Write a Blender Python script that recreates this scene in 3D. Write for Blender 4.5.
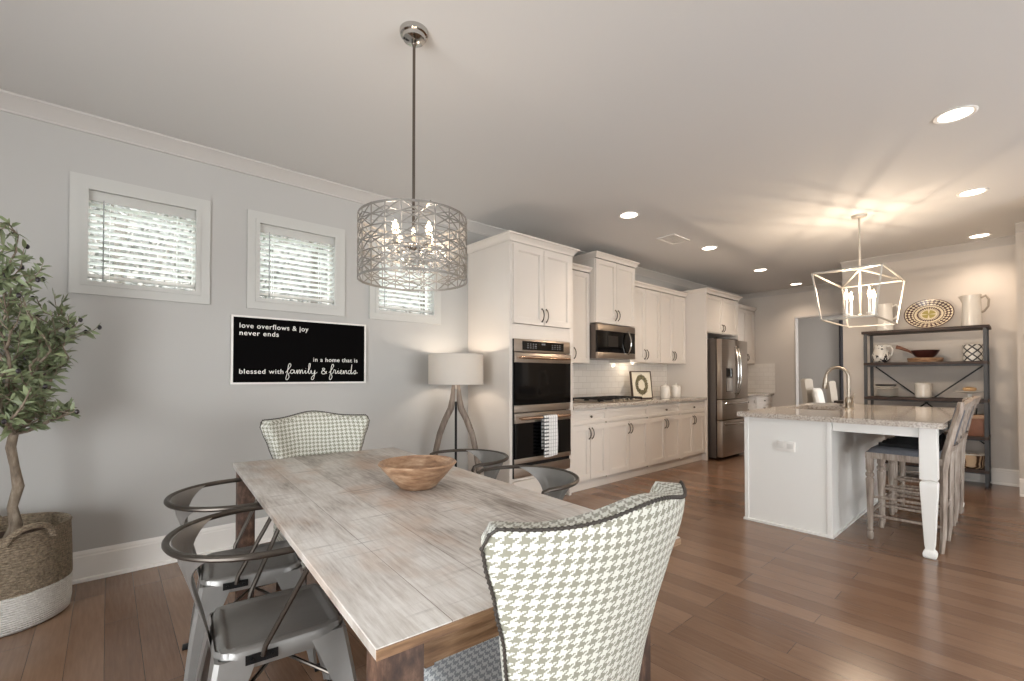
import bpy, bmesh, math, random
from mathutils import Vector, Matrix
PI = math.pi
random.seed(7)
for o in list(bpy.data.objects):
    bpy.data.objects.remove(o)
SC = bpy.context.scene
COL = SC.collection

# ------------------------------------------------------------------ camera
cam_d = bpy.data.cameras.new('camera')
cam = bpy.data.objects.new('camera', cam_d); COL.objects.link(cam)
cam.location = (0, 0, 1.22)
cam.rotation_euler = (math.radians(90.87), 0, math.radians(48.58 - 90))
cam_d.sensor_width = 36.0
cam_d.lens = 457.9 / 1024 * 36
cam_d.shift_y = 28.6 / 1024
cam_d.clip_start = 0.05
SC.camera = cam

# ------------------------------------------------------------------ colour, world, light
SC.view_settings.view_transform = 'Standard'
SC.view_settings.look = 'None'
SC.view_settings.gamma = 1
SC.view_settings.use_curve_mapping = False
SC.view_settings.exposure = 0.17
W = bpy.data.worlds.new('daylight'); SC.world = W; W.use_nodes = True
W.node_tree.nodes['Background'].inputs[0].default_value = (0.95, 0.98, 1.0, 1)
W.node_tree.nodes['Background'].inputs[1].default_value = 5.4

def area(name, loc, rot, sx, sy, power, color):
    d = bpy.data.lights.new(name, 'AREA'); d.shape = 'RECTANGLE'; d.size = sx; d.size_y = sy
    d.energy = power; d.color = color
    o = bpy.data.objects.new(name, d); COL.objects.link(o); o.location = loc; o.rotation_euler = rot
    return o
DAY = (0.93, 0.97, 1.0)
# daylight standing outside the real window openings behind the camera
area('daylight_back', (-2.45, 0.1, 1.05), (0, -PI/2, 0), 1.9, 2.7, 122, DAY)
area('daylight_side', (2.6, -3.75, 1.1), (PI/2, 0, 0), 4.2, 1.9, 48, DAY)

# ------------------------------------------------------------------ helpers
def lin(c):
    return tuple(((v/255)/12.92 if v/255 <= 0.04045 else ((v/255+0.055)/1.055)**2.4) for v in c) + (1.0,)

class MB:
    def __init__(s): s.bm = bmesh.new()
    def _f(s, vs):
        try: return s.bm.faces.new(vs)
        except ValueError: return None
    def box(s, x0, x1, y0, y1, z0, z1, m=None, bev=0.0):
        c = [Vector((x, y, z)) for x in (x0, x1) for y in (y0, y1) for z in (z0, z1)]
        b = bmesh.new()
        v = [b.verts.new(p) for p in c]
        for f in ((0,1,3,2),(4,6,7,5),(0,4,5,1),(2,3,7,6),(0,2,6,4),(1,5,7,3)):
            b.faces.new([v[i] for i in f])
        if bev > 0:
            bmesh.ops.bevel(b, geom=list(b.edges), offset=bev, segments=2, profile=0.6, affect='EDGES')
        if m is not None: b.transform(m)
        s.merge(b); return s
    def merge(s, b):
        mp = {}
        for v in b.verts: mp[v] = s.bm.verts.new(v.co)
        for f in b.faces: s._f([mp[v] for v in f.verts])
        b.free()
    def ring(s, c, u, w, r, n, r2=None, ph=0):
        r2 = r if r2 is None else r2
        return [s.bm.verts.new(c + u*(r*math.cos(2*PI*i/n+ph)) + w*(r2*math.sin(2*PI*i/n+ph))) for i in range(n)]
    def bridge(s, a, b):
        n = len(a)
        for i in range(n): s._f([a[i], a[(i+1)%n], b[(i+1)%n], b[i]])
    def cyl(s, p0, p1, r0, r1=None, n=16, caps=True):
        p0, p1 = Vector(p0), Vector(p1); r1 = r0 if r1 is None else r1
        d = (p1-p0).normalized()
        u = d.cross(Vector((0,0,1)) if abs(d.z) < .9 else Vector((1,0,0))).normalized(); w = u.cross(d)*-1
        a, b = s.ring(p0, u, w, r0, n), s.ring(p1, u, w, r1, n)
        s.bridge(a, b)
        if caps: s._f(a[::-1]); s._f(b)
        return s
    def bar(s, p0, p1, w, h, up=(0,0,1)):
        p0, p1 = Vector(p0), Vector(p1); d = (p1-p0).normalized(); up = Vector(up)
        if abs(d.dot(up)) > .98: up = Vector((1,0,0))
        a = d.cross(up).normalized(); b = a.cross(d)
        q = [[s.bm.verts.new(p + a*(i*w/2) + b*(j*h/2)) for i, j in ((-1,-1),(1,-1),(1,1),(-1,1))] for p in (p0, p1)]
        s.bridge(q[0], q[1]); s._f(q[0][::-1]); s._f(q[1]); return s
    def tube(s, pts, r, n=10, closed=False, caps=True, rs=None):
        pts = [Vector(p) for p in pts]; N = len(pts); rings = []; pu = None
        for i, p in enumerate(pts):
            a = pts[(i-1) % N] if (closed or i > 0) else p
            b = pts[(i+1) % N] if (closed or i < N-1) else p
            d = (b-a).normalized()
            if pu is None:
                pu = d.cross(Vector((0,0,1)) if abs(d.z) < .9 else Vector((1,0,0))).normalized()
            u = (pu - d*pu.dot(d)).normalized(); pu = u; w = d.cross(u)
            rings.append(s.ring(p, u, w, rs[i] if rs else r, n))
        for i in range(N-1): s.bridge(rings[i], rings[i+1])
        if closed: s.bridge(rings[-1], rings[0])
        elif caps: s._f(rings[0][::-1]); s._f(rings[-1])
        return s
    def lathe(s, prof, c=(0,0,0), n=32, m=None):
        b = MB(); c = Vector(c); prev = None
        for r, z in prof:
            cur = b.ring(c+Vector((0,0,z)), Vector((1,0,0)), Vector((0,1,0)), max(r, 1e-4), n)
            if prev: b.bridge(prev, cur)
            prev = cur
            if r <= 1e-4: pass
        bmesh.ops.remove_doubles(b.bm, verts=list(b.bm.verts), dist=2e-4)
        if m is not None: b.bm.transform(m)
        s.merge(b.bm); return s
    def prism(s, poly, f0, f1):
        """poly list of 2d; f0,f1 map (a,b)->Vector for both ends"""
        a = [s.bm.verts.new(f0(*p)) for p in poly]; b = [s.bm.verts.new(f1(*p)) for p in poly]
        s.bridge(a, b); s._f(a[::-1]); s._f(b); return s
    def slab(s, F, B, nu, nv):
        """closed sheet between two surfaces F(u,v), B(u,v)"""
        g = [[[s.bm.verts.new(Vector(fn(i/nu, j/nv))) for j in range(nv+1)] for i in range(nu+1)] for fn in (F, B)]
        for i in range(nu):
            for j in range(nv):
                s._f([g[0][i][j], g[0][i+1][j], g[0][i+1][j+1], g[0][i][j+1]])
                s._f([g[1][i][j], g[1][i][j+1], g[1][i+1][j+1], g[1][i+1][j]])
        for i in range(nu):
            s._f([g[0][i][0], g[1][i][0], g[1][i+1][0], g[0][i+1][0]])
            s._f([g[0][i][nv], g[0][i+1][nv], g[1][i+1][nv], g[1][i][nv]])
        for j in range(nv):
            s._f([g[0][0][j], g[0][0][j+1], g[1][0][j+1], g[1][0][j]])
            s._f([g[0][nu][j], g[1][nu][j], g[1][nu][j+1], g[0][nu][j+1]])
        return s
    def ball(s, c, r, sz=(1,1,1), n=12):
        b = bmesh.new(); bmesh.ops.create_uvsphere(b, u_segments=n, v_segments=max(6, n//2+1), radius=r)
        b.transform(Matrix.Translation(Vector(c)) @ Matrix.Diagonal((*sz, 1))); s.merge(b); return s
    def build(s, name, mat, parent=None, loc=None, rot=None, smooth=35, uv=False, bevel=0, subsurf=0):
        bmesh.ops.recalc_face_normals(s.bm, faces=list(s.bm.faces))
        if smooth:
            for f in s.bm.faces: f.smooth = True
            lim = math.radians(smooth)
            for e in s.bm.edges:
                if len(e.link_faces) == 2 and e.calc_face_angle(0) > lim: e.smooth = False
        if uv:
            L = s.bm.loops.layers.uv.new('UVMap')
            for f in s.bm.faces:
                nx, ny, nz = (abs(a) for a in f.normal)
                for l in f.loops:
                    p = l.vert.co
                    l[L].uv = (p.y, p.z) if nx > ny*1.3 and nx > nz else ((p.x, p.z) if ny >= nz else (p.x, p.y))
        me = bpy.data.meshes.new(name); s.bm.to_mesh(me); s.bm.free()
        o = bpy.data.objects.new(name, me); COL.objects.link(o)
        if mat: me.materials.append(mat)
        if parent: o.parent = parent
        if loc: o.location = loc
        if rot: o.rotation_euler = rot
        if bevel:
            md = o.modifiers.new('bevel', 'BEVEL'); md.width = bevel; md.segments = 2; md.limit_method = 'ANGLE'
        if subsurf:
            md = o.modifiers.new('sub', 'SUBSURF'); md.levels = subsurf; md.render_levels = subsurf
        return o

def thing(name, label, cat, loc=(0,0,0), rz=0, group=None):
    o = bpy.data.objects.new(name, None); COL.objects.link(o)
    o.empty_display_size = .1; o.location = loc; o.rotation_euler = (0, 0, rz)
    o['label'] = label; o['category'] = cat
    if group: o['group'] = group
    return o
def tag(o, label, cat, group=None, kind=None):
    o['label'] = label; o['category'] = cat
    if group: o['group'] = group
    if kind: o['kind'] = kind
    return o
def struct(o, label=None):
    o['kind'] = 'structure'
    if label: o['label'] = label
    return o
def copy_tree(o, parent=None):
    c = o.copy(); COL.objects.link(c)
    if parent: c.parent = parent
    for ch in list(o.children): copy_tree(ch, c)
    return c
def relabel(o, label): o['label'] = label; return o

# ------------------------------------------------------------------ materials
def mat(name, rgb, rough=0.5, metal=0.0, noise=0.0, nscale=8.0, bump=0.0, bscale=60.0, emit=0.0, emit_rgb=None, coat=0.0, sheen=0.0, alpha_trans=0.0, stretch=None, spec=None, sss=0):
    m = bpy.data.materials.new(name); m.use_nodes = True; nt = m.node_tree; n = nt.nodes; b = n['Principled BSDF']
    c = lin(rgb)
    b.inputs['Base Color'].default_value = c; b.inputs['Roughness'].default_value = rough; b.inputs['Metallic'].default_value = metal
    if coat: b.inputs['Coat Weight'].default_value = coat
    if sheen: b.inputs['Sheen Weight'].default_value = sheen
    if spec is not None: b.inputs['Specular IOR Level'].default_value = spec
    if alpha_trans: b.inputs['Transmission Weight'].default_value = alpha_trans
    if emit:
        b.inputs['Emission Color'].default_value = lin(emit_rgb or rgb); b.inputs['Emission Strength'].default_value = emit
    if noise or bump:
        tc = n.new('ShaderNodeTexCoord'); mp = n.new('ShaderNodeMapping'); nt.links.new(tc.outputs['Object'], mp.inputs[0])
        if stretch: mp.inputs['Scale'].default_value = stretch
    if noise:
        t = n.new('ShaderNodeTexNoise'); t.inputs['Scale'].default_value = nscale; t.inputs['Detail'].default_value = 5
        nt.links.new(mp.outputs[0], t.inputs['Vector'])
        r = n.new('ShaderNodeMapRange'); r.inputs[1].default_value = .3; r.inputs[2].default_value = .7
        r.inputs[3].default_value = 1-noise; r.inputs[4].default_value = 1+noise
        nt.links.new(t.outputs['Fac'], r.inputs[0])
        x = n.new('ShaderNodeVectorMath'); x.operation = 'SCALE'; x.inputs[0].default_value = c[:3]
        nt.links.new(r.outputs[0], x.inputs['Scale']); nt.links.new(x.outputs[0], b.inputs['Base Color'])
    if bump:
        t2 = n.new('ShaderNodeTexNoise'); t2.inputs['Scale'].default_value = bscale; t2.inputs['Detail'].default_value = 3
        nt.links.new(mp.outputs[0], t2.inputs['Vector'])
        bp = n.new('ShaderNodeBump'); bp.inputs['Strength'].default_value = bump; bp.inputs['Distance'].default_value = .01
        nt.links.new(t2.outputs['Fac'], bp.inputs['Height']); nt.links.new(bp.outputs[0], b.inputs['Normal'])
    return m

class NT:
    """small node graph helper"""
    def __init__(s, name, rough=.5, metal=0):
        s.m = bpy.data.materials.new(name); s.m.use_nodes = True; s.t = s.m.node_tree; s.b = s.t.nodes['Principled BSDF']
        s.b.inputs['Roughness'].default_value = rough; s.b.inputs['Metallic'].default_value = metal
        s.tc = s.t.nodes.new('ShaderNodeTexCoord')
    def n(s, typ, ins=None, **kw):
        o = s.t.nodes.new(typ)
        for k, v in kw.items(): setattr(o, k, v)
        for k, v in (ins or {}).items(): s.set(o.inputs[k], v)
        return o
    def set(s, inp, v):
        if isinstance(v, bpy.types.NodeSocket): s.t.links.new(v, inp)
        else: inp.default_value = v
    def math(s, op, a, b=0, c=None):
        o = s.n('ShaderNodeMath', {0: a, 1: b}, operation=op)
        if c is not None: s.set(o.inputs[2], c)
        return o.outputs[0]
    def mapping(s, src, scale=(1,1,1), rot=(0,0,0), loc=(0,0,0)):
        return s.n('ShaderNodeMapping', {'Vector': src, 'Scale': scale, 'Rotation': rot, 'Location': loc}).outputs[0]
    def noise(s, vec, scale, detail=4, rough=.5):
        return s.n('ShaderNodeTexNoise', {'Vector': vec, 'Scale': scale, 'Detail': detail, 'Roughness': rough}).outputs['Fac']
    def ramp(s, fac, stops, interp='LINEAR'):
        o = s.n('ShaderNodeValToRGB', {0: fac}); e = o.color_ramp; e.interpolation = interp
        while len(e.elements) < len(stops): e.elements.new(.5)
        for el, (p, c) in zip(e.elements, stops): el.position = p; el.color = lin(c)
        return o.outputs[0]
    def mix(s, fac, a, b, mode='MIX'):
        o = s.n('ShaderNodeMix', data_type='RGBA', blend_type=mode)
        s.set(o.inputs[0], fac); s.set(o.inputs[6], a); s.set(o.inputs[7], b); return o.outputs[2]
    def bump(s, h, strength=.3, dist=.01):
        o = s.n('ShaderNodeBump', {'Height': h, 'Strength': strength, 'Distance': dist}); s.set(s.b.inputs['Normal'], o.outputs[0])
    def col(s, c): s.set(s.b.inputs['Base Color'], c)

def wood_floor():
    g = NT('hardwood_floor', .3); o = g.tc.outputs['Object']
    sep = g.n('ShaderNodeSeparateXYZ', {0: o}); v = g.n('ShaderNodeCombineXYZ', {0: sep.outputs[1], 1: sep.outputs[0]}).outputs[0]
    br = g.n('ShaderNodeTexBrick', {'Vector': v, 'Color1': (0,0,0,1), 'Color2': (1,1,1,1), 'Mortar': (0,0,0,1), 'Scale': 1.0, 'Mortar Size': .0009, 'Mortar Smooth': .1, 'Bias': 0.0, 'Brick Width': 1.15, 'Row Height': .125}, offset=.37, offset_frequency=3)
    grain = g.noise(g.mapping(v, (2.0, 26, 1)), 3.0, 6, .6)
    big = g.noise(v, 1.6, 3)
    f = g.math('ADD', g.math('ADD', g.math('MULTIPLY', br.outputs['Color'], .28), .13), g.math('ADD', g.math('MULTIPLY', grain, .38), g.math('MULTIPLY', big, .28)))
    c = g.ramp(f, [(.15, (78, 57, 45)), (.5, (116, 88, 69)), (.95, (154, 123, 100))])
    c = g.mix(br.outputs['Fac'], c, lin((66, 50, 41)))
    g.col(c)
    g.set(g.b.inputs['Roughness'], g.math('ADD', .13, g.math('MULTIPLY', grain, .16)))
    g.b.inputs['Specular IOR Level'].default_value = .6
    g.bump(g.math('SUBTRACT', g.math('MULTIPLY', grain, .25), br.outputs['Fac']), .25, .003)
    return g.m
def subway_tile(axis):
    g = NT('white_subway_tile', .18); sep = g.n('ShaderNodeSeparateXYZ', {0: g.tc.outputs['Object']})
    v = g.n('ShaderNodeCombineXYZ', {0: sep.outputs[axis], 1: sep.outputs[2]}).outputs[0]
    br = g.n('ShaderNodeTexBrick', {'Vector': v, 'Color1': lin((226, 220, 212)), 'Color2': lin((232, 227, 220)), 'Mortar': lin((206, 199, 190)), 'Scale': 1.0, 'Mortar Size': .0022, 'Mortar Smooth': .2, 'Brick Width': .152, 'Row Height': .076})
    g.col(br.outputs['Color']); g.bump(g.math('SUBTRACT', 1.0, br.outputs['Fac']), .5, .003); return g.m
def table_wood():
    g = NT('weathered_table_wood', .42); o = g.tc.outputs['Object']
    sep = g.n('ShaderNodeSeparateXYZ', {0: o})
    v = g.n('ShaderNodeCombineXYZ', {0: sep.outputs[1], 1: sep.outputs[0]}).outputs[0]
    br = g.n('ShaderNodeTexBrick', {'Vector': v, 'Color1': (0,0,0,1), 'Color2': (1,1,1,1), 'Mortar': (0,0,0,1), 'Scale': 1.0, 'Mortar Size': .0012, 'Mortar Smooth': .3, 'Brick Width': 9.0, 'Row Height': .149}, offset=.4)
    grain = g.noise(g.mapping(v, (2.5, 30, 6)), 3.0, 8, .65)
    blot = g.noise(g.mapping(v, (1.4, 3.5, 1)), 1.6, 4, .6)
    pale = g.noise(g.mapping(v, (1.8, 3, 1), loc=(5, 2, 0)), 1.4, 3, .6)
    saw = g.noise(g.mapping(v, (55, 3.0, 1)), 1.0, 2, .5)
    f = g.math('ADD', g.math('MULTIPLY', grain, .42), g.math('ADD', g.math('MULTIPLY', blot, .6), g.math('MULTIPLY', br.outputs['Color'], .12)))
    c = g.ramp(f, [(.36, (98, 88, 80)), (.46, (146, 137, 129)), (.54, (186, 179, 172)), (.66, (214, 210, 205))])
    c = g.mix(g.math('MULTIPLY', g.n('ShaderNodeMapRange', {0: pale, 1: .5, 2: .72}).outputs[0], .55), c, lin((178, 138, 104)))
    sm = g.math('MULTIPLY', g.n('ShaderNodeMapRange', {0: saw, 1: .56, 2: .68}).outputs[0], g.n('ShaderNodeMapRange', {0: blot, 1: .46, 2: .6}).outputs[0])
    c = g.mix(g.math('MULTIPLY', sm, .5), c, lin((98, 90, 84)))
    c = g.mix(g.math('MULTIPLY', br.outputs['Fac'], .4), c, lin((92, 76, 62)))
    g.col(c); g.bump(g.math('SUBTRACT', grain, br.outputs['Fac']), .25, .004)
    return g.m
def wood(name, a, b, c3, stretch=(30, 30, 2.5), scale=2.0, rough=.55, bump=.2):
    g = NT(name, rough); f = g.noise(g.mapping(g.tc.outputs['Object'], stretch), scale, 6, .6)
    g.col(g.ramp(f, [(.3, a), (.5, b), (.72, c3)])); g.bump(f, bump, .004); return g.m
def granite():
    g = NT('speckled_granite', .09); o = g.tc.outputs['Object']
    v1 = g.n('ShaderNodeTexVoronoi', {'Vector': o, 'Scale': 130.0}).outputs['Color']
    sp = g.n('ShaderNodeSeparateColor', {0: v1}).outputs[0]
    n1 = g.noise(o, 26, 5, .7)
    f = g.math('ADD', g.math('MULTIPLY', sp, .5), g.math('MULTIPLY', n1, .5))
    g.col(g.ramp(f, [(.2, (120, 110, 100)), (.36, (164, 153, 142)), (.5, (184, 174, 163)), (.7, (200, 192, 182))])); return g.m
def houndstooth(name, light, dark, cell=.0215):
    g = NT(name, .85); uv = g.tc.outputs['UV']
    wob = g.n('ShaderNodeTexNoise', {'Vector': uv, 'Scale': 7.0, 'Detail': 1.0}).outputs['Color']
    uvd = g.n('ShaderNodeVectorMath', {0: uv, 1: g.n('ShaderNodeVectorMath', {0: wob, 'Scale': .014}, operation='SCALE').outputs[0]}, operation='ADD').outputs[0]
    sep = g.n('ShaderNodeSeparateXYZ', {0: g.mapping(uvd, (8/cell, 8/cell, 1), rot=(0, 0, 0))})
    i = g.math('FLOOR', sep.outputs[0]); j = g.math('FLOOR', sep.outputs[1])
    top = g.math('LESS_THAN', g.math('FLOORED_MODULO', g.math('SUBTRACT', i, j), 4.0), 1.5)
    ci = g.math('LESS_THAN', g.math('FLOORED_MODULO', i, 8.0), 3.5)
    cj = g.math('LESS_THAN', g.math('FLOORED_MODULO', j, 8.0), 3.5)
    f = g.math('ADD', g.math('MULTIPLY', top, ci), g.math('MULTIPLY', g.math('SUBTRACT', 1.0, top), cj))
    g.col(g.mix(f, lin(light), lin(dark)))
    g.b.inputs['Sheen Weight'].default_value = .15
    g.bump(g.noise(uv, 600, 2), .15, .002); return g.m
def woven(name, a, b, zc, split=None, white=None):
    """coiled basket: ridges around z, optional white lower band"""
    g = NT(name, .9); o = g.tc.outputs['Object']; sep = g.n('ShaderNodeSeparateXYZ', {0: o})
    z = sep.outputs[2]; ring = g.math('ABSOLUTE', g.math('SINE', g.math('MULTIPLY', z, PI/zc)))
    n1 = g.noise(g.mapping(o, (40, 40, 60)), 1.6, 5, .7)
    c = g.ramp(n1, [(.32, a), (.68, b)])
    if white:
        w = g.ramp(n1, [(.3, (206, 202, 194)), (.7, (238, 235, 228))])
        edge = g.math('ADD', split, g.math('MULTIPLY', g.noise(o, 14), .012))
        c = g.mix(g.math('LESS_THAN', z, edge), c, w)
    g.col(c); g.bump(g.math('ADD', ring, g.math('MULTIPLY', n1, .7)), .9, .006); return g.m

M = {}
M['wall'] = mat('wall_paint', (179, 177, 173), .75, bump=.04, bscale=300)
M['wall_far'] = mat('wall_paint_kitchen', (203, 196, 188), .75, bump=.04, bscale=300)
M['wall_gray'] = mat('wall_paint_dining_room', (190, 186, 182), .75)
M['ceiling'] = mat('ceiling_paint', (204, 202, 199), .85)
M['trim'] = mat('white_trim_paint', (226, 222, 216), .4)
M['casing'] = mat('window_casing_paint', (190, 189, 184), .5)  # white trim greyed: the backlit shade is put into the colour
M['crownp'] = mat('cornice_paint', (190, 186, 181), .5)  # trim colour darkened to carry the shade along the wall tops
M['cab'] = mat('white_cabinet_paint', (217, 209, 200), .38, noise=.012, nscale=3)
M['island'] = mat('island_paint', (228, 226, 221), .4)
M['floor'] = wood_floor()
M['tile_x'] = subway_tile(0); M['tile_y'] = subway_tile(1)
M['table'] = table_wood()
M['table_edge'] = wood('table_edge_wood', (84, 60, 42), (132, 100, 72), (168, 138, 108), (3, 12, 30), 2.5)
M['table_leg'] = wood('dark_rustic_leg', (40, 26, 20), (74, 52, 40), (120, 92, 74), (12, 12, 6), 3)
M['granite'] = granite()
M['gun'] = mat('gunmetal', (142, 140, 137), .4, .6, noise=.06, nscale=12)
M['gun_tube'] = mat('gunmetal_tube', (88, 82, 76), .36, .9)
M['steel'] = mat('stainless_steel', (176, 164, 152), .3, .95, noise=.05, nscale=2, stretch=(1, 1, 40))
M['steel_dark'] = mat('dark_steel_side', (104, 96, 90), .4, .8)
M['copper'] = mat('polished_handle_steel', (196, 170, 150), .18, 1.0)
M['chrome'] = mat('chrome', (190, 188, 184), .1, 1.0)
M['nickel'] = mat('brushed_nickel', (168, 158, 144), .36, 1.0)
M['black_glass'] = mat('black_oven_glass', (5, 5, 6), .06, 0, spec=.3)
M['black'] = mat('black_metal', (24, 24, 25), .45, .5)
M['iron'] = mat('cast_iron_grate', (22, 20, 20), .6, .2)
M['pull'] = mat('aged_bronze_pull', (86, 78, 70), .35, .9)
M['blackpanel'] = mat('black_sign_panel', (4, 3, 3), .6, spec=.04)
M['white'] = mat('white_paint_letters', (236, 234, 228), .5)
M['ceramic'] = mat('white_glazed_ceramic', (232, 228, 220), .22)
M['fabric'] = houndstooth('houndstooth_fabric', (208, 208, 198), (136, 134, 119))
M['fabric_cool'] = houndstooth('houndstooth_fabric_seat', (222, 224, 224), (160, 165, 170))
M['nail'] = mat('dark_braid_trim', (52, 46, 40), .6)
M['legwood'] = mat('dark_chair_leg', (48, 34, 26), .4)
M['bowl'] = wood('acacia_bowl_wood', (112, 80, 58), (158, 124, 96), (194, 166, 138), (6, 6, 22), 2.5, .38, .08)
M['lampwood'] = wood('grey_driftwood', (96, 84, 74), (128, 114, 102), (150, 138, 124), (20, 20, 3), 2.0)
M['basket'] = woven('seagrass_weave', (96, 82, 66), (172, 155, 132), .011, .175, True)
M['soil'] = mat('potting_moss', (70, 52, 38), .95, noise=.4, nscale=40, bump=1, bscale=50)
M['bark'] = wood('olive_bark', (92, 80, 68), (128, 114, 98), (156, 144, 128), (10, 10, 3), 4, .85, .6)
M['leaf'] = mat('olive_leaf', (122, 132, 98), .45, noise=.45, nscale=14)
M['olive'] = mat('black_olive', (34, 26, 30), .3)
M['shelfwood'] = wood('dark_shelf_board', (34, 24, 20), (54, 38, 31), (78, 58, 47), (30, 3, 30), 2.0)
M['shelfmetal'] = mat('dark_grey_steel', (70, 71, 73), .5, .3)
M['stoolwood'] = wood('whitewashed_stool_wood', (112, 98, 86), (148, 134, 122), (178, 168, 156), (25, 25, 3), 2.0, .6, .25)
M['stoolseat'] = mat('slate_linen', (98, 100, 106), .85, noise=.1, nscale=60, bump=.2, bscale=400)
M['throw'] = mat('black_fleece', (16, 16, 18), .95, bump=.5, bscale=120)
M['bulb'] = mat('lit_bulb', (255, 236, 208), .3, emit=7, emit_rgb=(255, 222, 180))
M['lens'] = mat('lit_downlight_lens', (255, 245, 230), .3, emit=7, emit_rgb=(255, 240, 222))
M['crystal'] = mat('clear_crystal', (250, 250, 250), .02, alpha_trans=.9)
def glass_mat(name, rgb, rough=0.0):
    g = NT(name, rough); g.b.inputs['Transmission Weight'].default_value = 1; g.b.inputs['IOR'].default_value = 1.02
    g.b.inputs['Base Color'].default_value = lin(rgb); return g.m
M['pane'] = glass_mat('window_glass', (250, 252, 252))
def shade_mat():
    g = NT('linen_lamp_shade', .9); c = lin((214, 208, 200))
    d = g.n('ShaderNodeBsdfDiffuse', {'Color': c}); t = g.n('ShaderNodeBsdfTranslucent', {'Color': lin((206, 200, 190))})
    x = g.n('ShaderNodeMixShader', {0: .25, 1: d.outputs[0], 2: t.outputs[0]})
    g.t.links.new(x.outputs[0], g.t.nodes['Material Output'].inputs[0]); return g.m
M['shade'] = shade_mat()
M['lattice'] = mat('champagne_lattice', (140, 136, 130), .35, .6)
M['lantern'] = mat('soft_silver_frame', (184, 178, 168), .4, .5)
M['cream'] = mat('cream_upholstery', (184, 175, 163), .9)
M['curtain'] = mat('charcoal_curtain', (70, 70, 74), .9)
M['foliage_out'] = mat('outdoor_leaf', (124, 124, 119), .8, noise=.25, nscale=3)
M['ground'] = mat('outdoor_ground', (120, 122, 104), .95, noise=.2, nscale=2)
M['brickout'] = mat('pale_siding', (214, 208, 200), .8)
def slat_mat():
    g = NT('faux_wood_slat', .5); d = g.n('ShaderNodeBsdfDiffuse', {'Color': lin((244, 244, 240))}); t = g.n('ShaderNodeBsdfTranslucent', {'Color': lin((246, 248, 246))})
    x = g.n('ShaderNodeMixShader', {0: .85, 1: d.outputs[0], 2: t.outputs[0]}); g.t.links.new(x.outputs[0], g.t.nodes['Material Output'].inputs[0]); return g.m
M['slat'] = slat_mat()
M['blindtrim'] = mat('blind_valance', (222, 220, 214), .5)
M['wand'] = mat('clear_grey_wand', (120, 122, 122), .3)

# ================================================================== SETTING
CH = 2.77
struct(MB().box(-2.4, 13.2, -3.8, 3.9, -.1, 0).build('floor', M['floor'], smooth=0))
struct(MB().box(-2.4, 13.2, -3.8, 3.9, CH, CH+.1).build('ceiling', M['ceiling'], smooth=0))
WY = 3.75
WINS = [(-.18, .52), (.746, 1.457), (1.672, 2.388)]
WZ0, WZ1, CW = 1.712, 2.428, .07
b = MB(); xs = [-2.4]
for a, c in WINS: xs += [a+CW, c-CW]
xs.append(13.2)
for i in range(0, len(xs), 2): b.box(xs[i], xs[i+1], WY, WY+.16, 0, CH)
for a, c in WINS:
    b.box(a+CW, c-CW, WY, WY+.16, 0, WZ0+CW); b.box(a+CW, c-CW, WY, WY+.16, WZ1-CW, CH)
struct(b.build('wall_left', M['wall'], smooth=0))
# wall behind the camera with a wide glazed opening
b = MB(); b.box(-2.3, -2.15, -3.8, -1.15, 0, CH).box(-2.3, -2.15, 1.35, 3.9, 0, CH).box(-2.3, -2.15, -1.15, 1.35, 2.05, CH)
struct(b.build('wall_back', M['wall'], smooth=0))
b = MB(); b.box(-2.4, .5, -3.7, -3.55, 0, CH).box(4.7, 13.2, -3.7, -3.55, 0, CH).box(.5, 4.7, -3.7, -3.55, 2.05, CH)
struct(b.build('wall_front', M['wall'], smooth=0))
# shelf wall (end of kitchen), nearer than the far dining opening wall
struct(MB().box(7.55, 7.69, -.21, 1.70, 0, CH).build('wall_shelf_side', M['wall_far'], smooth=0))
struct(MB().box(7.0, 7.55, -.21, -.06, 0, CH).box(5.9, 7.0, -.21, -.06, 0, CH).build('wall_right', M['wall_far'], smooth=0))
struct(MB().box(6.97, 7.55, -.06, .09, 0, CH).build('wall_right_pier', M['wall_far'], smooth=0))
b = MB(); b.box(9.1, 9.24, 2.76, WY, 0, CH).box(9.1, 9.24, -.2, 2.02, 0, CH).box(9.1, 9.24, 2.02, 2.76, 2.26, CH)
struct(b.build('wall_far', M['wall_far'], smooth=0))
struct(MB().box(12.4, 12.5, -.2, WY, 0, CH).build('wall_dining', M['wall_gray'], smooth=0))
b = MB(); b.box(9.1, 9.245, 2.745, 2.765, 0, 2.27).box(9.095, 9.245, 2.02, 2.765, 2.245, 2.27)
struct(b.build('trim_1', M['wall_gray'], smooth=0))

def crown(name, p0, p1, nrm, d=.085, pr=.085, m=None, z=CH):
    """cornice running from p0 to p1 along a wall whose room-facing normal is nrm"""
    nrm = Vector(nrm); prof = [(0, 0), (pr, 0), (pr, .012), (pr*.86, .018), (pr*.7, .03), (pr*.36, .052), (pr*.2, .068), (.012, .074), (.012, d), (0, d)]
    f = lambda P: (lambda a, c: Vector((P[0], P[1], z)) + nrm*a - Vector((0, 0, c)))
    return struct(MB().prism(prof, f(p0), f(p1)).build(name, m or M['crownp'], smooth=25))
def base(name, p0, p1, nrm, h=.18):
    nrm = Vector(nrm); prof = [(0, 0), (.028, 0), (.026, .018), (.016, .024), (.016, h-.035), (.012, h-.028), (.012, h-.018), (.007, h-.008), (.004, h), (0, h)]
    f = lambda P: (lambda a, c: Vector((P[0], P[1], 0)) + nrm*a + Vector((0, 0, c)))
    return struct(MB().prism(prof, f(p0), f(p1)).build(name, M['trim'], smooth=20))
crown('trim_2', (-2.15, WY), (9.1, WY), (0, -1, 0))
crown('trim_3', (9.1, WY), (9.1, -.2), (-1, 0, 0))
crown('trim_4', (7.55, 1.70), (7.55, -.06), (-1, 0, 0))
crown('trim_5', (5.9, -.06), (7.0, -.06), (0, 1, 0))
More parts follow.
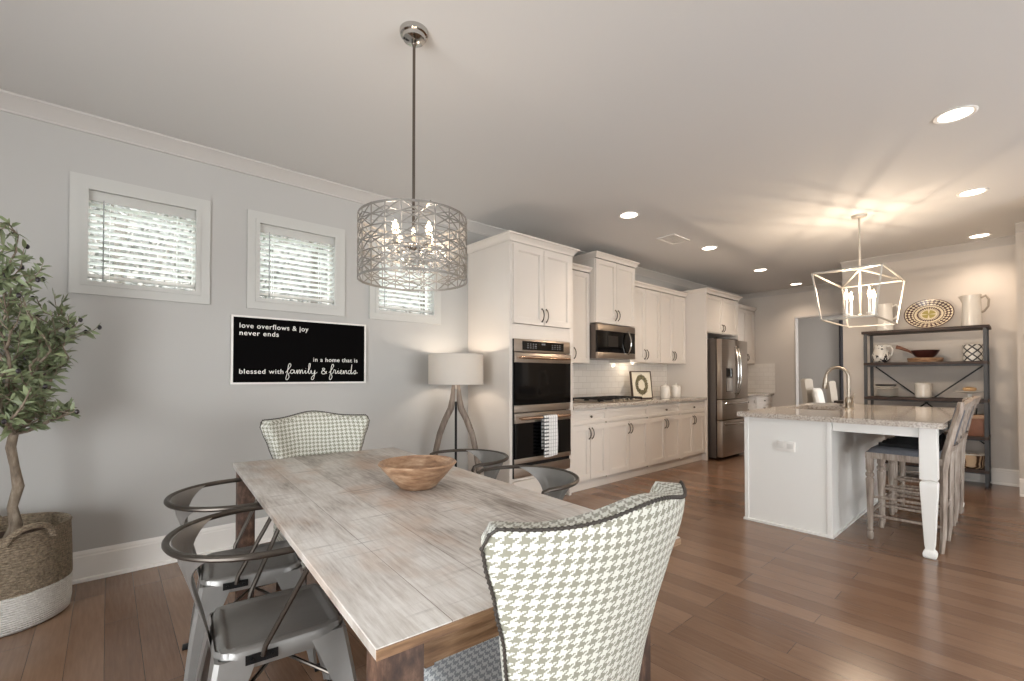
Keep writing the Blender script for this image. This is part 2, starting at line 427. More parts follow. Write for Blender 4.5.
crown('trim_6', (6.97, .09), (6.97, -.06), (-1, 0, 0))
crown('trim_7', (12.4, WY), (12.4, -.2), (-1, 0, 0))
base('baseboard_left', (-2.15, WY), (2.70, WY), (0, -1, 0))
base('baseboard_shelf_side', (7.55, 1.70), (7.55, .09), (-1, 0, 0))
base('baseboard_right', (6.97, .09), (6.97, -.06), (-1, 0, 0))
base('baseboard_dining', (12.4, WY), (12.4, -.2), (-1, 0, 0))
# glazed doors behind the camera (only their light is seen)
for k, (ax, c0, c1, pos, zt) in enumerate((('x', -1.15, 1.35, -2.22, 2.05), ('y', .5, 4.7, -3.62, 2.05))):
    b = MB(); n = 3
    for i in range(n+1):
        t = c0 + (c1-c0)*i/n
        if ax == 'x': b.box(pos-.03, pos+.03, t-.04, t+.04, 0, zt)
        else: b.box(t-.04, t+.04, pos-.03, pos+.03, 0, zt)
    for z0, z1 in ((0, .1), (zt-.1, zt)):
        if ax == 'x': b.box(pos-.03, pos+.03, c0, c1, z0, z1)
        else: b.box(c0, c1, pos-.03, pos+.03, z0, z1)
    struct(b.build('door_%d' % (k+1), M['trim'], smooth=0))

# windows in the left wall
for k, (a, c) in enumerate(WINS):
    b = MB()
    for o_, i_, y0, y1 in ((0, .054, WY-.016, WY), (.054, CW+.012, WY-.022, WY+.005)):
        for (x0, x1, z0, z1) in ((a+o_, c-o_, WZ1-i_, WZ1-o_), (a+o_, c-o_, WZ0+o_, WZ0+i_), (a+o_, a+i_, WZ0+i_, WZ1-i_), (c-i_, c-o_, WZ0+i_, WZ1-i_)):
            b.box(x0, x1, y0, y1, z0, z1)
    w = struct(b.build('window_%d' % (k+1), M['casing'], smooth=0))
    ia, ic, z0, z1 = a+CW, c-CW, WZ0+CW, WZ1-CW
    f = MB()
    for (x0, x1, zz0, zz1) in ((ia, ic, z1-.018, z1), (ia, ic, z0, z0+.018), (ia, ia+.018, z0, z1), (ic-.018, ic, z0, z1)):
        f.box(x0, x1, WY+.09, WY+.13, zz0, zz1)
    f.build('sash', M['trim'], w, smooth=0)
    MB().box(ia+.015, ic-.015, WY+.108, WY+.112, z0+.015, z1-.015).build('pane', M['pane'], w, smooth=0)
    t = thing('venetian_blind', ['white slatted blind in the window nearest the olive tree', 'white slatted blind in the window above the black text sign', 'white slatted blind in the window behind the drum pendant'][k], 'blind', ((ia+ic)/2, WY+.045, z0), 0, 'horizontal blinds in the small high windows')
    hw = (ic-ia)/2 - .006; H = z1 - z0
    MB().box(-hw, hw, -.036, -.024, H-.072, H-.002, bev=.003).build('valance', M['casing'], t)
    MB().box(-hw, hw, -.024, .02, H-.045, H-.004).build('headrail', M['blindtrim'], t, smooth=0)
    s = MB(); zz = .088
    while zz < H-.08:
        s.box(-hw, hw, -.0245, .0245, -.0014, .0014, m=Matrix.Translation((0, 0, zz)) @ Matrix.Rotation(math.radians(-9), 4, 'X')); zz += .040
    sl = s.build('slats', M['slat'], t, smooth=0)
    MB().box(-hw, hw, -.025, .025, .040, .058, bev=.003).build('bottom_rail', M['blindtrim'], t)
    for xx in (-hw*.62, hw*.62):
        for yy in (-.026, .026): MB().cyl((xx, yy, .03), (xx, yy, H-.05), .0012, n=6).build('ladder_cord', M['slat'], t)
    MB().cyl((-hw+.075, -.034, .02 if k != 2 else .05), (-hw+.075, -.034, H-.06), .0032, n=8).build('tilt_wand', M['wand'], t)

# ceiling vent, downlights
t = thing('ceiling_vent', 'white louvred air vent in the ceiling between the downlights', 'vent', (4.78, 2.66, CH))
b = MB()
for (x0, x1, y0, y1) in ((-.17, .17, -.11, -.09), (-.17, .17, .09, .11), (-.17, -.15, -.09, .09), (.15, .17, -.09, .09)): b.box(x0, x1, y0, y1, -.01, 0)
b.build('frame', M['trim'], t, smooth=0)
b = MB()
for i in range(9): b.box(-.15, .15, -.012, .012, -.001, .001, m=Matrix.Translation((0, -.08+i*.02, -.006)) @ Matrix.Rotation(.25, 4, 'X'))
b.build('louvres', M['trim'], t, smooth=0)
DL = [((3.745, 2.543), 'recessed ceiling light above the tall oven cabinet, left end of the cabinet-side row'),
      ((5.44, 2.56), 'recessed ceiling light just past the air vent, above the cooktop side'),
      ((7.13, 2.60), 'recessed ceiling light in front of the refrigerator cabinet'),
      ((8.67, 2.60), 'small recessed ceiling light farthest away, near the dining room opening'),
      ((3.75, .28), 'large recessed ceiling light nearest the right side, in front of the island'),
      ((5.45, .31), 'recessed ceiling light middle of the row over the stools'),
      ((7.2, .36), 'recessed ceiling light right above the open shelf')]
d0 = None
for (x, y), lab in DL:
    if d0 is None:
        d0 = t = thing('recessed_light', lab, 'ceiling light', (x, y, CH), 0, 'recessed ceiling lights')
        MB().lathe([(.082, 0), (.098, 0), (.098, -.004), (.09, -.008), (.078, -.004), (.076, 0)], n=40).build('trim_ring', M['trim'], t)
        MB().lathe([(.0001, -.003), (.04, -.0035), (.078, -.002), (.078, 0)], n=40).build('lens', M['lens'], t)
    else:
        t = copy_tree(d0); t.location = (x, y, CH); relabel(t, lab)
    L = bpy.data.lights.new('downlight', 'SPOT'); L.energy = 34; L.spot_size = math.radians(125); L.spot_blend = .9; L.shadow_soft_size = .07; L.color = (1, .81, .64)
    o = bpy.data.objects.new('downlight', L); COL.objects.link(o); o.location = (x, y, CH-.02)

# outside: ground, trees and the neighbour's wall seen through the blinds
struct(MB().box(-12, 20, 4.2, 24, -.5, -.35).build('ground_outside', M['ground'], smooth=0))
OUTB = mat('outdoor_bark', (130, 124, 116), .9)
def outdoor_tree(x, y, h, r, lab, seed):
    rnd = random.Random(seed)
    t = thing('garden_tree', lab, 'tree', (x, y, -.35), 0, 'trees outside the small windows')
    b = MB(); b.tube([(0,0,0), (.05,0,h*.4), (0,.05,h*.8)], .1, 8, rs=[.14, .1, .04])
    for i in range(7):
        a = rnd.uniform(0, 2*PI); b.tube([(0,0,h*(.35+.06*i)), (r*.7*math.cos(a), r*.7*math.sin(a), h*(.55+.06*i))], .03, 6, rs=[.04, .015])
    b.build('trunk', OUTB, t)
    f = MB()
    for i in range(2600):
        while True:
            p = Vector((rnd.uniform(-1,1), rnd.uniform(-1,1), rnd.uniform(-1,1)))
            if .2 < p.length < 1: break
        p = Vector((p.x*r, p.y*r, h*.68 + p.z*h*.34)); s = rnd.uniform(.04, .10)
        u = Vector((rnd.gauss(0,1), rnd.gauss(0,1), rnd.gauss(0,1))).normalized(); w = u.orthogonal().normalized()
        v = [f.bm.verts.new(q) for q in (p-u*s, p+w*s*.5, p+u*s, p-w*s*.5)]; f._f(v)
    f.build('foliage', M['foliage_out'], t, smooth=0)
outdoor_tree(.1, 9.5, 5.8, 1.5, 'blurred grey-green tree seen through the first small window', 1)
outdoor_tree(3.1, 9.6, 5.6, 1.4, 'blurred tree seen through the middle small window', 2)
outdoor_tree(6.2, 10.5, 6.0, 1.5, 'blurred tree seen through the window behind the drum pendant', 3)

g = NT('neighbour_brick', .9); sp = g.n('ShaderNodeSeparateXYZ', {0: g.tc.outputs['Object']})
br = g.n('ShaderNodeTexBrick', {'Vector': g.n('ShaderNodeCombineXYZ', {0: sp.outputs[0], 1: sp.outputs[2]}).outputs[0], 'Color1': lin((120, 116, 110)), 'Color2': lin((138, 133, 126)), 'Mortar': lin((170, 166, 160)), 'Scale': 1.0, 'Mortar Size': .012, 'Brick Width': .34, 'Row Height': .14})
g.col(br.outputs['Color'])
t = thing('neighbour_house', 'pale brick neighbouring house blurred behind the window blinds', 'house', (4, 15, -.35))
MB().box(-11, 12, 0, 6, 0, 6.6).build('wall', g.m, t, smooth=0)
MB().prism([(-1, 6.5), (7, 6.5), (3, 8.6)], lambda a, c: Vector((-11.5, a, c)), lambda a, c: Vector((12.5, a, c))).build('roof', mat('neighbour_roof', (84, 82, 80), .9), t, smooth=0)

# ================================================================== KITCHEN RUN
def door(parent, x0, x1, z0, z1, yf, handle=None, name='door', rail=.055):
    g = .0028
    x0 += g; x1 -= g; z0 += g; z1 -= g
    b = MB(); b.box(x0+rail-.004, x1-rail+.004, yf+.013, yf+.019, z0+rail-.004, z1-rail+.004)
    for q in ((x0, x1, z1-rail, z1), (x0, x1, z0, z0+rail), (x0, x0+rail, z0+rail, z1-rail), (x1-rail, x1, z0+rail, z1-rail)):
        b.box(q[0], q[1], yf, yf+.02, q[2], q[3])
    # inner bead
    for q in ((x0+rail, x1-rail, z1-rail-.008, z1-rail), (x0+rail, x1-rail, z0+rail, z0+rail+.008), (x0+rail, x0+rail+.008, z0+rail, z1-rail), (x1-rail-.008, x1-rail, z0+rail, z1-rail)):
        b.box(q[0], q[1], yf+.006, yf+.015, q[2], q[3])
    d = b.build(name, M['cab'], parent, smooth=0, bevel=.0015)
    if handle:
        hx, hz0, hz1 = handle; pts = []
        for i in range(9):
            t = i/8; pts.append((hx, yf - .004 - .026*math.sin(PI*t)**.6, hz0 + (hz1-hz0)*t))
        h = MB().tube(pts, .0055, 8)
        h.ball((hx, yf-.003, hz0), .009, (1, .6, 1), 10).ball((hx, yf-.003, hz1), .009, (1, .6, 1), 10)
        h.build('handle', M['pull'], d)
    return d
def drawer(parent, x0, x1, z0, z1, yf, knob=True):
    d = door(parent, x0, x1, z0, z1, yf, None, 'drawer', .035)
    if knob:
        c = ((x0+x1)/2, yf, (z0+z1)/2)
        MB().lathe([(.0001, .024), (.010, .023), (.014, .017), (.012, .012), (.006, .008), (.006, 0)], m=Matrix.Translation(c) @ Matrix.Rotation(PI/2, 4, 'X'), n=16).build('knob', M['pull'], d)
    return d
def cab_crown(parent, x0, x1, yf, yb, z0, hgt=.07, out=.05, left=True, right=True):
    pr = [(0, 0), (.006, 0), (.008, .012), (.018, .03), (out*.8, hgt-.018), (out, hgt-.014), (out, hgt), (0, hgt)]
    path = [(x0, yb), (x0, yf), (x1, yf), (x1, yb)]
    b = MB(); rings = []
    for (x, y), (dx, dy) in zip(path, ((-1, 0), (-1, -1), (1, -1), (1, 0))):
        if dx < 0 and not left: dx = 0
        if dx > 0 and not right: dx = 0
        rings.append([b.bm.verts.new((x+dx*a, y+dy*a, z0+c)) for a, c in pr])
    for i in range(3):
        for j in range(len(pr)):
            k = (j+1) % len(pr); b._f([rings[i][j], rings[i+1][j], rings[i+1][k], rings[i][k]])
    b._f(rings[0][::-1]); b._f(rings[3])
    b.box(x0, x1, yf, yb, z0+hgt-.012, z0+hgt-.004)
    return b.build('crown_molding', M['cab'], parent, smooth=20)

# tall oven cabinet
t = thing('oven_cabinet', 'tall white cabinet housing the double oven, beside the floor lamp', 'cabinet')
b = MB(); X0, X1, YF = 2.715, 3.575, 3.11
b.box(X0, X0+.03, YF+.02, WY-.002, 0, 2.45).box(X1-.03, X1, YF+.02, WY-.002, .0, 2.45).box(X0+.03, X1-.03, WY-.02, WY-.002, 0, 2.45)
b.box(X0+.03, X1-.03, YF+.03, WY-.02, 2.43, 2.45).box(X0+.03, X1-.03, YF+.02, WY-.02, 1.58, 1.60).box(X0+.03, X1-.03, YF+.03, WY-.02, .25, .27).box(X0+.03, X1-.03, YF+.07, YF+.09, 0, .1)
b.box(X0, X0+.038, YF, YF+.02, .1, 2.45).box(X1-.055, X1, YF, YF+.02, .1, 2.45).box(X0+.038, X1-.055, YF, YF+.02, 1.565, 1.70).box(X0+.038, X1-.055, YF, YF+.02, 2.42, 2.45).box(X0+.038, X1-.055, YF, YF+.02, .262, .284)
b.build('body', M['cab'], t, smooth=0, bevel=.002)
xm = (X0+.035+X1-.05)/2
door(t, X0+.03, xm, 1.70, 2.43, YF-.02, (xm-.03, 1.74, 1.86)); door(t, xm, X1-.045, 1.70, 2.43, YF-.02, (xm+.03, 1.74, 1.86))
drawer(t, X0+.03, X1-.045, .11, .262, YF-.02, False)
cab_crown(t, X0, X1, YF-.005, WY-.002, 2.45)
# double oven
t = thing('double_oven', 'stainless double wall oven with black glass doors, towel on lower handle', 'oven', (0, 0, 0))
OX0, OX1, OY = 2.757, 3.517, 3.095
MB().box(OX0+.02, OX1-.02, OY+.035, WY-.05, .30, 1.55).build('housing', M['steel_dark'], t, smooth=0)
cp = MB().box(OX0, OX1, OY, OY+.035, 1.445, 1.562, bev=.003).build('control_panel', M['steel'], t)
MB().box(OX0+.1, OX1-.1, OY-.003, OY, 1.462, 1.545).build('display', M['black_glass'], cp, smooth=0)
pm = mat('panel_marks', (110, 112, 116), .5)
for xa in (OX0+.16, OX1-.27):
    for i in range(4):
        for j in range(3): MB().box(xa+i*.035, xa+.018+i*.035, OY-.0038, OY-.003, 1.48+j*.018, 1.487+j*.018).build('key', pm, cp, smooth=0)
MB().box(OX0+.35, OX0+.40, OY-.0038, OY-.003, 1.515, 1.53).build('clock', pm, cp, smooth=0)
def oven_door(z0, z1, foot):
    b = MB(); b.box(OX0, OX1, OY-.01, OY+.03, z1-.09, z1, bev=.003)
    if foot: b.box(OX0, OX1, OY-.01, OY+.03, z0, z0+.045, bev=.003)
    d = b.build('door', M['steel'], t)
    MB().box(OX0+.002, OX1-.002, OY-.008, OY+.028, z0+(.045 if foot else 0), z1-.09).build('glass', M['black_glass'], d, smooth=0)
    h = MB().tube([(OX0+.04, OY-.055, z1-.045), (OX0+.1, OY-.062, z1-.045), (OX1-.12, OY-.062, z1-.045), (OX1-.07, OY-.055, z1-.045)], .014, 14)
    for x in (OX0+.06, OX1-.09): h.cyl((x, OY-.055, z1-.045), (x, OY-.008, z1-.045), .009, n=10)
    h.build('handle', M['copper'], d)
oven_door(.955, 1.435, False)
MB().box(OX0, OX1, OY, OY+.035, .888, .95, bev=.003).build('vent_trim', M['steel'], t)
oven_door(.42, .878, True)
MB().box(OX0, OX1, OY, OY+.03, .29, .385, bev=.003).build('bottom_trim', M['steel'], t)
MB().box(OX0+.004, OX1-.004, OY+.012, OY+.034, .385, .42).box(OX0-.008, OX0, OY+.002, OY+.02, .29, 1.56).build('shadow_gap', M['black'], t, smooth=0)
# towel
g = NT('checked_towel', .9); sp = g.n('ShaderNodeSeparateXYZ', {0: g.tc.outputs['Object']})
chk = g.math('MULTIPLY', g.math('LESS_THAN', g.math('FLOORED_MODULO', sp.outputs[2], .034), .014), g.math('LESS_THAN', sp.outputs[0], .064))
ln = g.math('MULTIPLY', g.math('LESS_THAN', g.math('FLOORED_MODULO', sp.outputs[2], .034), .006), .35)
ln2 = g.math('MULTIPLY', g.math('LESS_THAN', g.math('FLOORED_MODULO', sp.outputs[0], .03), .005), .6)
g.col(g.mix(g.math('MINIMUM', g.math('ADD', g.math('MULTIPLY', chk, .85), g.math('MAXIMUM', ln, ln2)), 1.0), lin((226, 226, 224)), lin((70, 72, 76))))
def tw(side):
    def F(u, v):
        # v 0..1 : back bottom -> over bar -> front bottom
        x = u*.185; zt = .833; yb = OY-.062
        L = v*.72
        wav = .006*math.sin(u*9+L*3)
        r = .016
        if L < .30: p = (x, yb + r, zt - .30 + L)
        elif L < .35:
            a = (L-.30)/.05*PI; p = (x, yb + r*math.cos(a), zt + r*math.sin(a))
        else: p = (x+.004*math.sin(L*14), yb - r - .006*math.sin(u*7)*(L-.35) - wav*(L-.35), zt - (L-.35) - .012*math.sin(u*5)*(L-.35))
        c = Vector((x, yb, zt))
        off = Vector((0, p[1]-yb, (p[2]-zt) if .30 <= L < .35 else 0)); off = off.normalized() if off.length else Vector((0, -1, 0))
        return Vector(p) + off*(.004 if side else 0)
    return F
tag(MB().slab(tw(0), tw(1), 14, 60).build('dish_towel', g.m, loc=(3.06, 0, 0)), 'white and black checked dish towel hanging on the lower oven handle', 'towel')

# base cabinets and worktop
YB = 3.13
names = [(3.577, 4.10, 'white base cabinet next to the double oven with one drawer and two doors', True),
         (4.10, 4.86, 'white base cabinet under the gas cooktop with false drawer front', False),
         (4.86, 5.70, 'white base cabinet under the framed wreath picture, with small drawer knob', True),
         (5.70, 6.50, 'white base cabinet beside the refrigerator panel with drawer and doors', True)]
names[0] = (3.577, 4.19) + names[0][2:]; names[1] = (4.19, 5.02) + names[1][2:]; names[2] = (5.02, 5.80) + names[2][2:]; names[3] = (5.80, 6.50) + names[3][2:]
for x0, x1, lab, kn in names:
    t = thing('base_cabinet', lab, 'cabinet', (0, 0, 0), 0, 'base cabinets along the kitchen wall')
    b = MB(); b.box(x0, x1, YB+.022, WY-.01, .1, .872).box(x0, x1, YB+.06, YB+.075, 0, .1)
    b.box(x0, x0+.02, YB+.001, YB+.022, .1, .872).box(x1-.02, x1, YB+.001, YB+.022, .1, .872)
    b.build('body', M['cab'], t, smooth=0)
    xm = (x0+x1)/2
    drawer(t, x0+.018, x1-.018, .715, .855, YB, kn)
    door(t, x0+.018, xm, .115, .70, YB, (xm-.025, .55, .66)); door(t, xm, x1-.018, .115, .70, YB, (xm+.025, .55, .66))
MB2 = MB().box(3.577, 6.50, 3.10, WY-.002, .874, .912, bev=.004)
tag(MB2.build('worktop', M['granite']), 'long speckled granite worktop along the tiled kitchen wall', 'worktop')
struct(MB().box(3.576, 6.50, WY-.012, WY, .912, 1.40).box(4.24, 5.04, WY-.012, WY, 1.40, 1.80).build('wall_tile_left', M['tile_x'], smooth=0))

# wall cabinets
def wall_cab(lab, x0, x1, yf, z0, z1, nd, ch=.07, left=True, right=True, grp='white wall cabinets', hl=None):
    t = thing('upper_cabinet', lab, 'cabinet', (0, 0, 0), 0, grp)
    b = MB().box(x0, x1, yf+.02, WY-.001, z0, z1).box(x0, x1, yf+.004, yf+.02, z0, z0+.02)
    b.build('body', M['cab'], t, smooth=0, bevel=.0015)
    if nd == 1:
        door(t, x0+.003, hl-.032, z0+.004, z1-.004, yf, None, rail=.06); door(t, hl-.032, x1-.003, z0+.004, z1-.004, yf, (hl, z0+.05, z0+.17), rail=.05)
    else:
        n2 = nd//2; w = (x1-x0)/n2
        for i in range(n2):
            a, c = x0+i*w+.004, x0+(i+1)*w-.004; m_ = (a+c)/2
            door(t, a, m_, z0+.004, z1-.004, yf, (m_-.028, z0+.05, z0+.17)); door(t, m_, c, z0+.004, z1-.004, yf, (m_+.028, z0+.05, z0+.17))
    cab_crown(t, x0, x1, yf-.002, WY-.001, z1, ch, .04, left, right)
    return t
wall_cab('narrow white wall cabinet between the double oven cabinet and microwave', 3.577, 4.238, 3.42, 1.37, 2.43, 1, .06, False, False, hl=3.955)
wall_cab('white two-door wall cabinet above the microwave, raised and deeper', 4.238, 5.04, 3.33, 1.845, 2.60, 2, .065)
wall_cab('white two-door wall cabinet just right of the microwave', 5.042, 5.78, 3.42, 1.40, 2.40, 2, .06, False, False)
wall_cab('white two-door wall cabinet above the white canisters', 5.782, 6.498, 3.42, 1.40, 2.40, 2, .06, False, False)
# fridge surround
t = thing('refrigerator_cabinet', 'white panelled surround with two small doors above the refrigerator', 'cabinet')
FX0, FX1 = 6.502, 7.62
b = MB().box(FX0, FX0+.03, YF, WY-.002, 0, 2.43).box(FX1-.03, FX1, YF, WY-.002, 0, 2.43).box(FX0+.03, FX1-.03, YF+.03, WY-.002, 1.86, 2.43)
b.build('body', M['cab'], t, smooth=0, bevel=.002)
xm = (FX0+FX1)/2
door(t, FX0+.035, xm, 1.87, 2.42, YF+.008, (xm-.03, 1.90, 2.0)); door(t, xm, FX1-.035, 1.87, 2.42, YF+.008, (xm+.03, 1.90, 2.0))
cab_crown(t, FX0, FX1, YF, WY-.002, 2.43, .065, .045)
# refrigerator
t = thing('refrigerator', 'stainless steel French-door refrigerator with water dispenser in its left door', 'refrigerator')
RX0, RX1, RY = 6.60, 7.50, 2.93
MB().box(RX0, RX1, RY+.09, 3.70, .03, 1.765, bev=.006).build('body', M['steel_dark'], t)
MB().box(RX0+.08, RX1-.08, RY+.11, RY+.16, 1.765, 1.79).build('hinge_cover', M['black'], t, smooth=0)
xm = (RX0+RX1)/2
def pillow_door(x0, x1, z0, z1): return MB().box(x0, x1, RY, RY+.08, z0, z1, bev=.014)
def vhandle(par, x, z0, z1):
    pts = [(x, RY-.012-.05*math.sin(PI*i/14)**.5, z0+(z1-z0)*i/14) for i in range(15)]
    MB().tube(pts, .012, 10).build('handle', M['chrome'], par)
dl = pillow_door(RX0, xm-.003, .885, 1.76).build('door', M['steel'], t)
dp = MB().box(RX0+.13, RX0+.34, RY-.004, RY+.002, .99, 1.34, bev=.002).build('dispenser_panel', M['steel_dark'], dl)
MB().box(RX0+.14, RX0+.33, RY-.010, RY-.004, 1.21, 1.33).build('dispenser_display', M['black_glass'], dl, smooth=0)
MB().box(RX0+.14, RX0+.33, RY-.007, RY-.003, 1.0, 1.19, bev=.002).build('dispenser_recess', mat('dispenser_grey', (150, 146, 142), .4), dl)
vhandle(dl, xm-.045, .95, 1.66)
dr = pillow_door(xm+.003, RX1, .885, 1.76).build('door', M['steel'], t)
vhandle(dr, xm+.045, .95, 1.66)
for z0, z1 in ((.585, .875), (.05, .575)):
    dw = pillow_door(RX0, RX1, z0, z1).build('drawer', M['steel'], t)
    pts = [(RX0+.06+(RX1-RX0-.12)*i/14, RY-.01-.045*math.sin(PI*i/14)**.4, z1-.055) for i in range(15)]
    MB().tube(pts, .012, 10).build('handle', M['chrome'], dw)
tag(MB().box(0, .004, -.03, .03, -.02, .02, bev=.001).build('fridge_magnet', M['white'], loc=(RX0-.005, RY+.25, 1.62)), 'small white magnet stuck high on the refrigerator side', 'magnet')
# beyond the fridge
wall_cab('white wall cabinet past the refrigerator, farthest along the wall', 7.622, 9.09, 3.42, 1.45, 2.43, 4, .06, False, False)
t = thing('base_cabinet', 'white base cabinet past the refrigerator in the far corner', 'cabinet', (0, 0, 0), 0, 'base cabinets along the kitchen wall')
MB().box(7.622, 9.08, YB+.022, WY-.01, .1, .872).box(7.622, 9.08, YB+.06, YB+.075, 0, .1).build('body', M['cab'], t, smooth=0)
for i in range(2):
    a = 7.64+i*.72; c = a+.70
    drawer(t, a, c, .715, .855, YB); door(t, a, (a+c)/2, .115, .70, YB, ((a+c)/2-.025, .55, .66)); door(t, (a+c)/2, c, .115, .70, YB, ((a+c)/2+.025, .55, .66))
tag(MB().box(7.622, 9.098, 3.10, WY-.002, .874, .912, bev=.004).build('worktop', M['granite']), 'short granite worktop in the far corner past the refrigerator', 'worktop')
struct(MB().box(9.088, 9.10, 3.08, WY, .912, 1.45).build('wall_tile_far', M['tile_y'], smooth=0))
struct(MB().box(7.622, 9.088, WY-.012, WY, .912, 1.45).build('wall_tile_back', M['tile_x'], smooth=0))
# outlets on far tile
for k, z in enumerate((1.07, 1.20)):
    o = MB().box(-.004, 0, -.02, .02, -.02, .02, bev=.001).build('wall_hook', M['black'], loc=(9.086, 3.66, z))
    tag(o, ['small black fitting on the far tiles, the lower of two beside the refrigerator', 'small black fitting on the far tiles, the upper of two beside the refrigerator'][k], 'hook')

# microwave
t = thing('microwave', 'stainless over-range microwave with black glass and curved vertical handle', 'microwave')
mx0, mx1, my = 4.242, 5.0, 3.31
MB().box(mx0, mx1, my+.03, WY-.013, 1.43, 1.83).build('housing', M['steel_dark'], t, smooth=0)
MB().box(mx0, mx1, my, my+.03, 1.755, 1.83, bev=.003).build('top_trim', M['steel'], t)
MB().box(mx0, mx1, my, my+.03, 1.43, 1.50, bev=.003).build('bottom_trim', M['steel'], t)
d = MB().box(mx0, mx1, my+.002, my+.03, 1.50, 1.755).build('door', M['black_glass'], t, smooth=0)
MB().box(mx0+.20, mx0+.40, my+.001, my+.002, 1.57, 1.70).build('window_mesh', mat('microwave_mesh', (30, 26, 24), .3), d, smooth=0)
pts = [(mx1-.17, my-.004-.05*math.sin(PI*i/12)**.7, 1.485+.29*i/12) for i in range(13)]
MB().tube(pts, .011, 10).build('handle', M['chrome'], d)

# cooktop
t = thing('gas_cooktop', 'stainless gas cooktop with black cast iron grates on the worktop', 'cooktop', (4.63, 3.43, .912))
MB().box(-.44, .44, -.23, .25, 0, .012, bev=.004).build('tray', M['steel'], t)
for cx in (-.29, 0, .29):
    b = MB(); w = .138
    for x in (-w, 0, w): b.bar((cx+x, -.17, .042), (cx+x, .22, .042), .012, .014)
    for y in (-.17, -.07, .02, .12, .22): b.bar((cx-w, y, .042), (cx+w, y, .042), .012, .014)
    for x in (-w, w):
        for y in (-.17, .22): b.bar((cx+x, y, .012), (cx+x, y, .046), .014, .014)
    b.build('grate', M['iron'], t, smooth=0)
for x, y, r in ((-.29, -.08, .04), (-.29, .13, .03), (0, .03, .05), (.29, -.08, .03), (.29, .13, .04)):
    MB().lathe([(.0001, .03), (r*.8, .028), (r, .02), (r, .014), (r*1.2, .012)], (x, y, 0), 20).build('burner', M['iron'], t)
for i in range(5):
    MB().lathe([(.0001, .036), (.014, .034), (.018, .014), (.02, .012)], (-.2+i*.1, -.205, 0), 16).build('knob', M['nickel'], t)

# framed wreath art leaning on the tiles
g = NT('wreath_print', .6); o_ = g.mapping(g.tc.outputs['Object'], (1/.10, 1, 1/.135), loc=(0, 0, 0)); sp = g.n('ShaderNodeSeparateXYZ', {0: o_})
rr = g.math('SQRT', g.math('ADD', g.math('MULTIPLY', sp.outputs[0], sp.outputs[0]), g.math('MULTIPLY', sp.outputs[2], sp.outputs[2])))
nz = g.noise(g.tc.outputs['Object'], 60, 3, .7)
ring_ = g.math('LESS_THAN', g.math('ABSOLUTE', g.math('SUBTRACT', rr, .78)), g.math('MULTIPLY', nz, .5))
g.col(g.mix(ring_, lin((228, 220, 200)), g.ramp(nz, [(.35, (60, 54, 36)), (.6, (124, 116, 84))])))
t = thing('framed_picture', 'small framed wreath picture leaning on the tiles behind the worktop', 'picture', (5.46, 3.50, .914), math.radians(18))
t.rotation_euler = (math.radians(-8), 0, math.radians(-20))
b = MB()
for q in ((-.165, .165, .363, .375), (-.165, .165, 0, .012), (-.165, -.153, 0, .375), (.153, .165, 0, .375)): b.box(q[0], q[1], -.012, .022, q[2], q[3])
b.build('frame', mat('dark_picture_frame', (78, 62, 48), .5), t, smooth=0)
p = MB().box(-.153, .153, -.004, .012, -.176, .176).build('print', g.m, t, loc=(0, 0, .1875), smooth=0)
# canisters
def canister(lab, x, y, s):
    t = thing('canister', lab, 'canister', (x, y, .912), 0, 'white lidded canisters on the worktop')
    MB().lathe([(.0001, 0), (.062*s, 0), (.068*s, .01), (.068*s, .15*s), (.064*s, .158*s)], n=28).build('jar', M['ceramic'], t)
    MB().lathe([(.069*s, .158*s), (.069*s, .168*s), (.05*s, .182*s), (.02*s, .19*s), (.011*s, .197*s), (.014*s, .208*s), (.009*s, .216*s), (.0001, .218*s)], n=28).build('lid', M['ceramic'], t)
canister('white ceramic lidded canister on the worktop, nearer the framed picture', 5.90, 3.42, .95)
canister('white ceramic lidded canister on the worktop, nearer the refrigerator panel', 6.20, 3.42, .95)
# under-cabinet puck light
t = thing('puck_light', 'tiny warm light under the wall cabinet beside the microwave', 'light', (5.34, 3.58, 1.40))
MB().lathe([(.0001, -.012), (.026, -.012), (.03, -.004), (.03, 0)], n=20).build('housing', M['nickel'], t)
MB().lathe([(.0001, -.0145), (.022, -.0135), (.022, -.011)], n=20).build('lens', M['lens'], t)
L = bpy.data.lights.new('puck', 'POINT'); L.energy = 1.3; L.color = (1, .85, .66); L.shadow_soft_size = .02
o = bpy.data.objects.new('puck', L); COL.objects.link(o); o.location = (5.34, 3.58, 1.375)

# ================================================================== ISLAND
t = thing('kitchen_island', 'white kitchen island with panelled end and square-topped corner legs', 'island')
b = MB(); b.box(4.10, 4.12, 1.005, 1.625, .0, .874).box(5.98, 6.0, 1.005, 1.625, .0, .874).box(4.12, 5.98, 1.005, 1.025, 0, .874).box(4.12, 5.98, 1.605, 1.625, .1, .874).box(4.12, 5.98, 1.025, 1.605, .09, .11)
for y0, y1 in ((1.0, 1.03), (1.6, 1.63)): b.box(4.09, 4.11, y0, y1, 0, .874)
b.build('body', M['island'], t, smooth=0, bevel=.0015)
tr = MB(); tr.box(4.082, 4.10, .992, 1.638, 0, .018).box(4.09, 6.0, .992, 1.005, 0, .018); tr.build('base_trim', M['island'], t, smooth=0)
MB().box(4.125, 4.145, .51, 1.0, .805, .874).box(4.145, 6.0, .43, .45, .805, .874).box(5.95, 5.97, .51, 1.0, .805, .874).build('apron', M['island'], t, smooth=0)
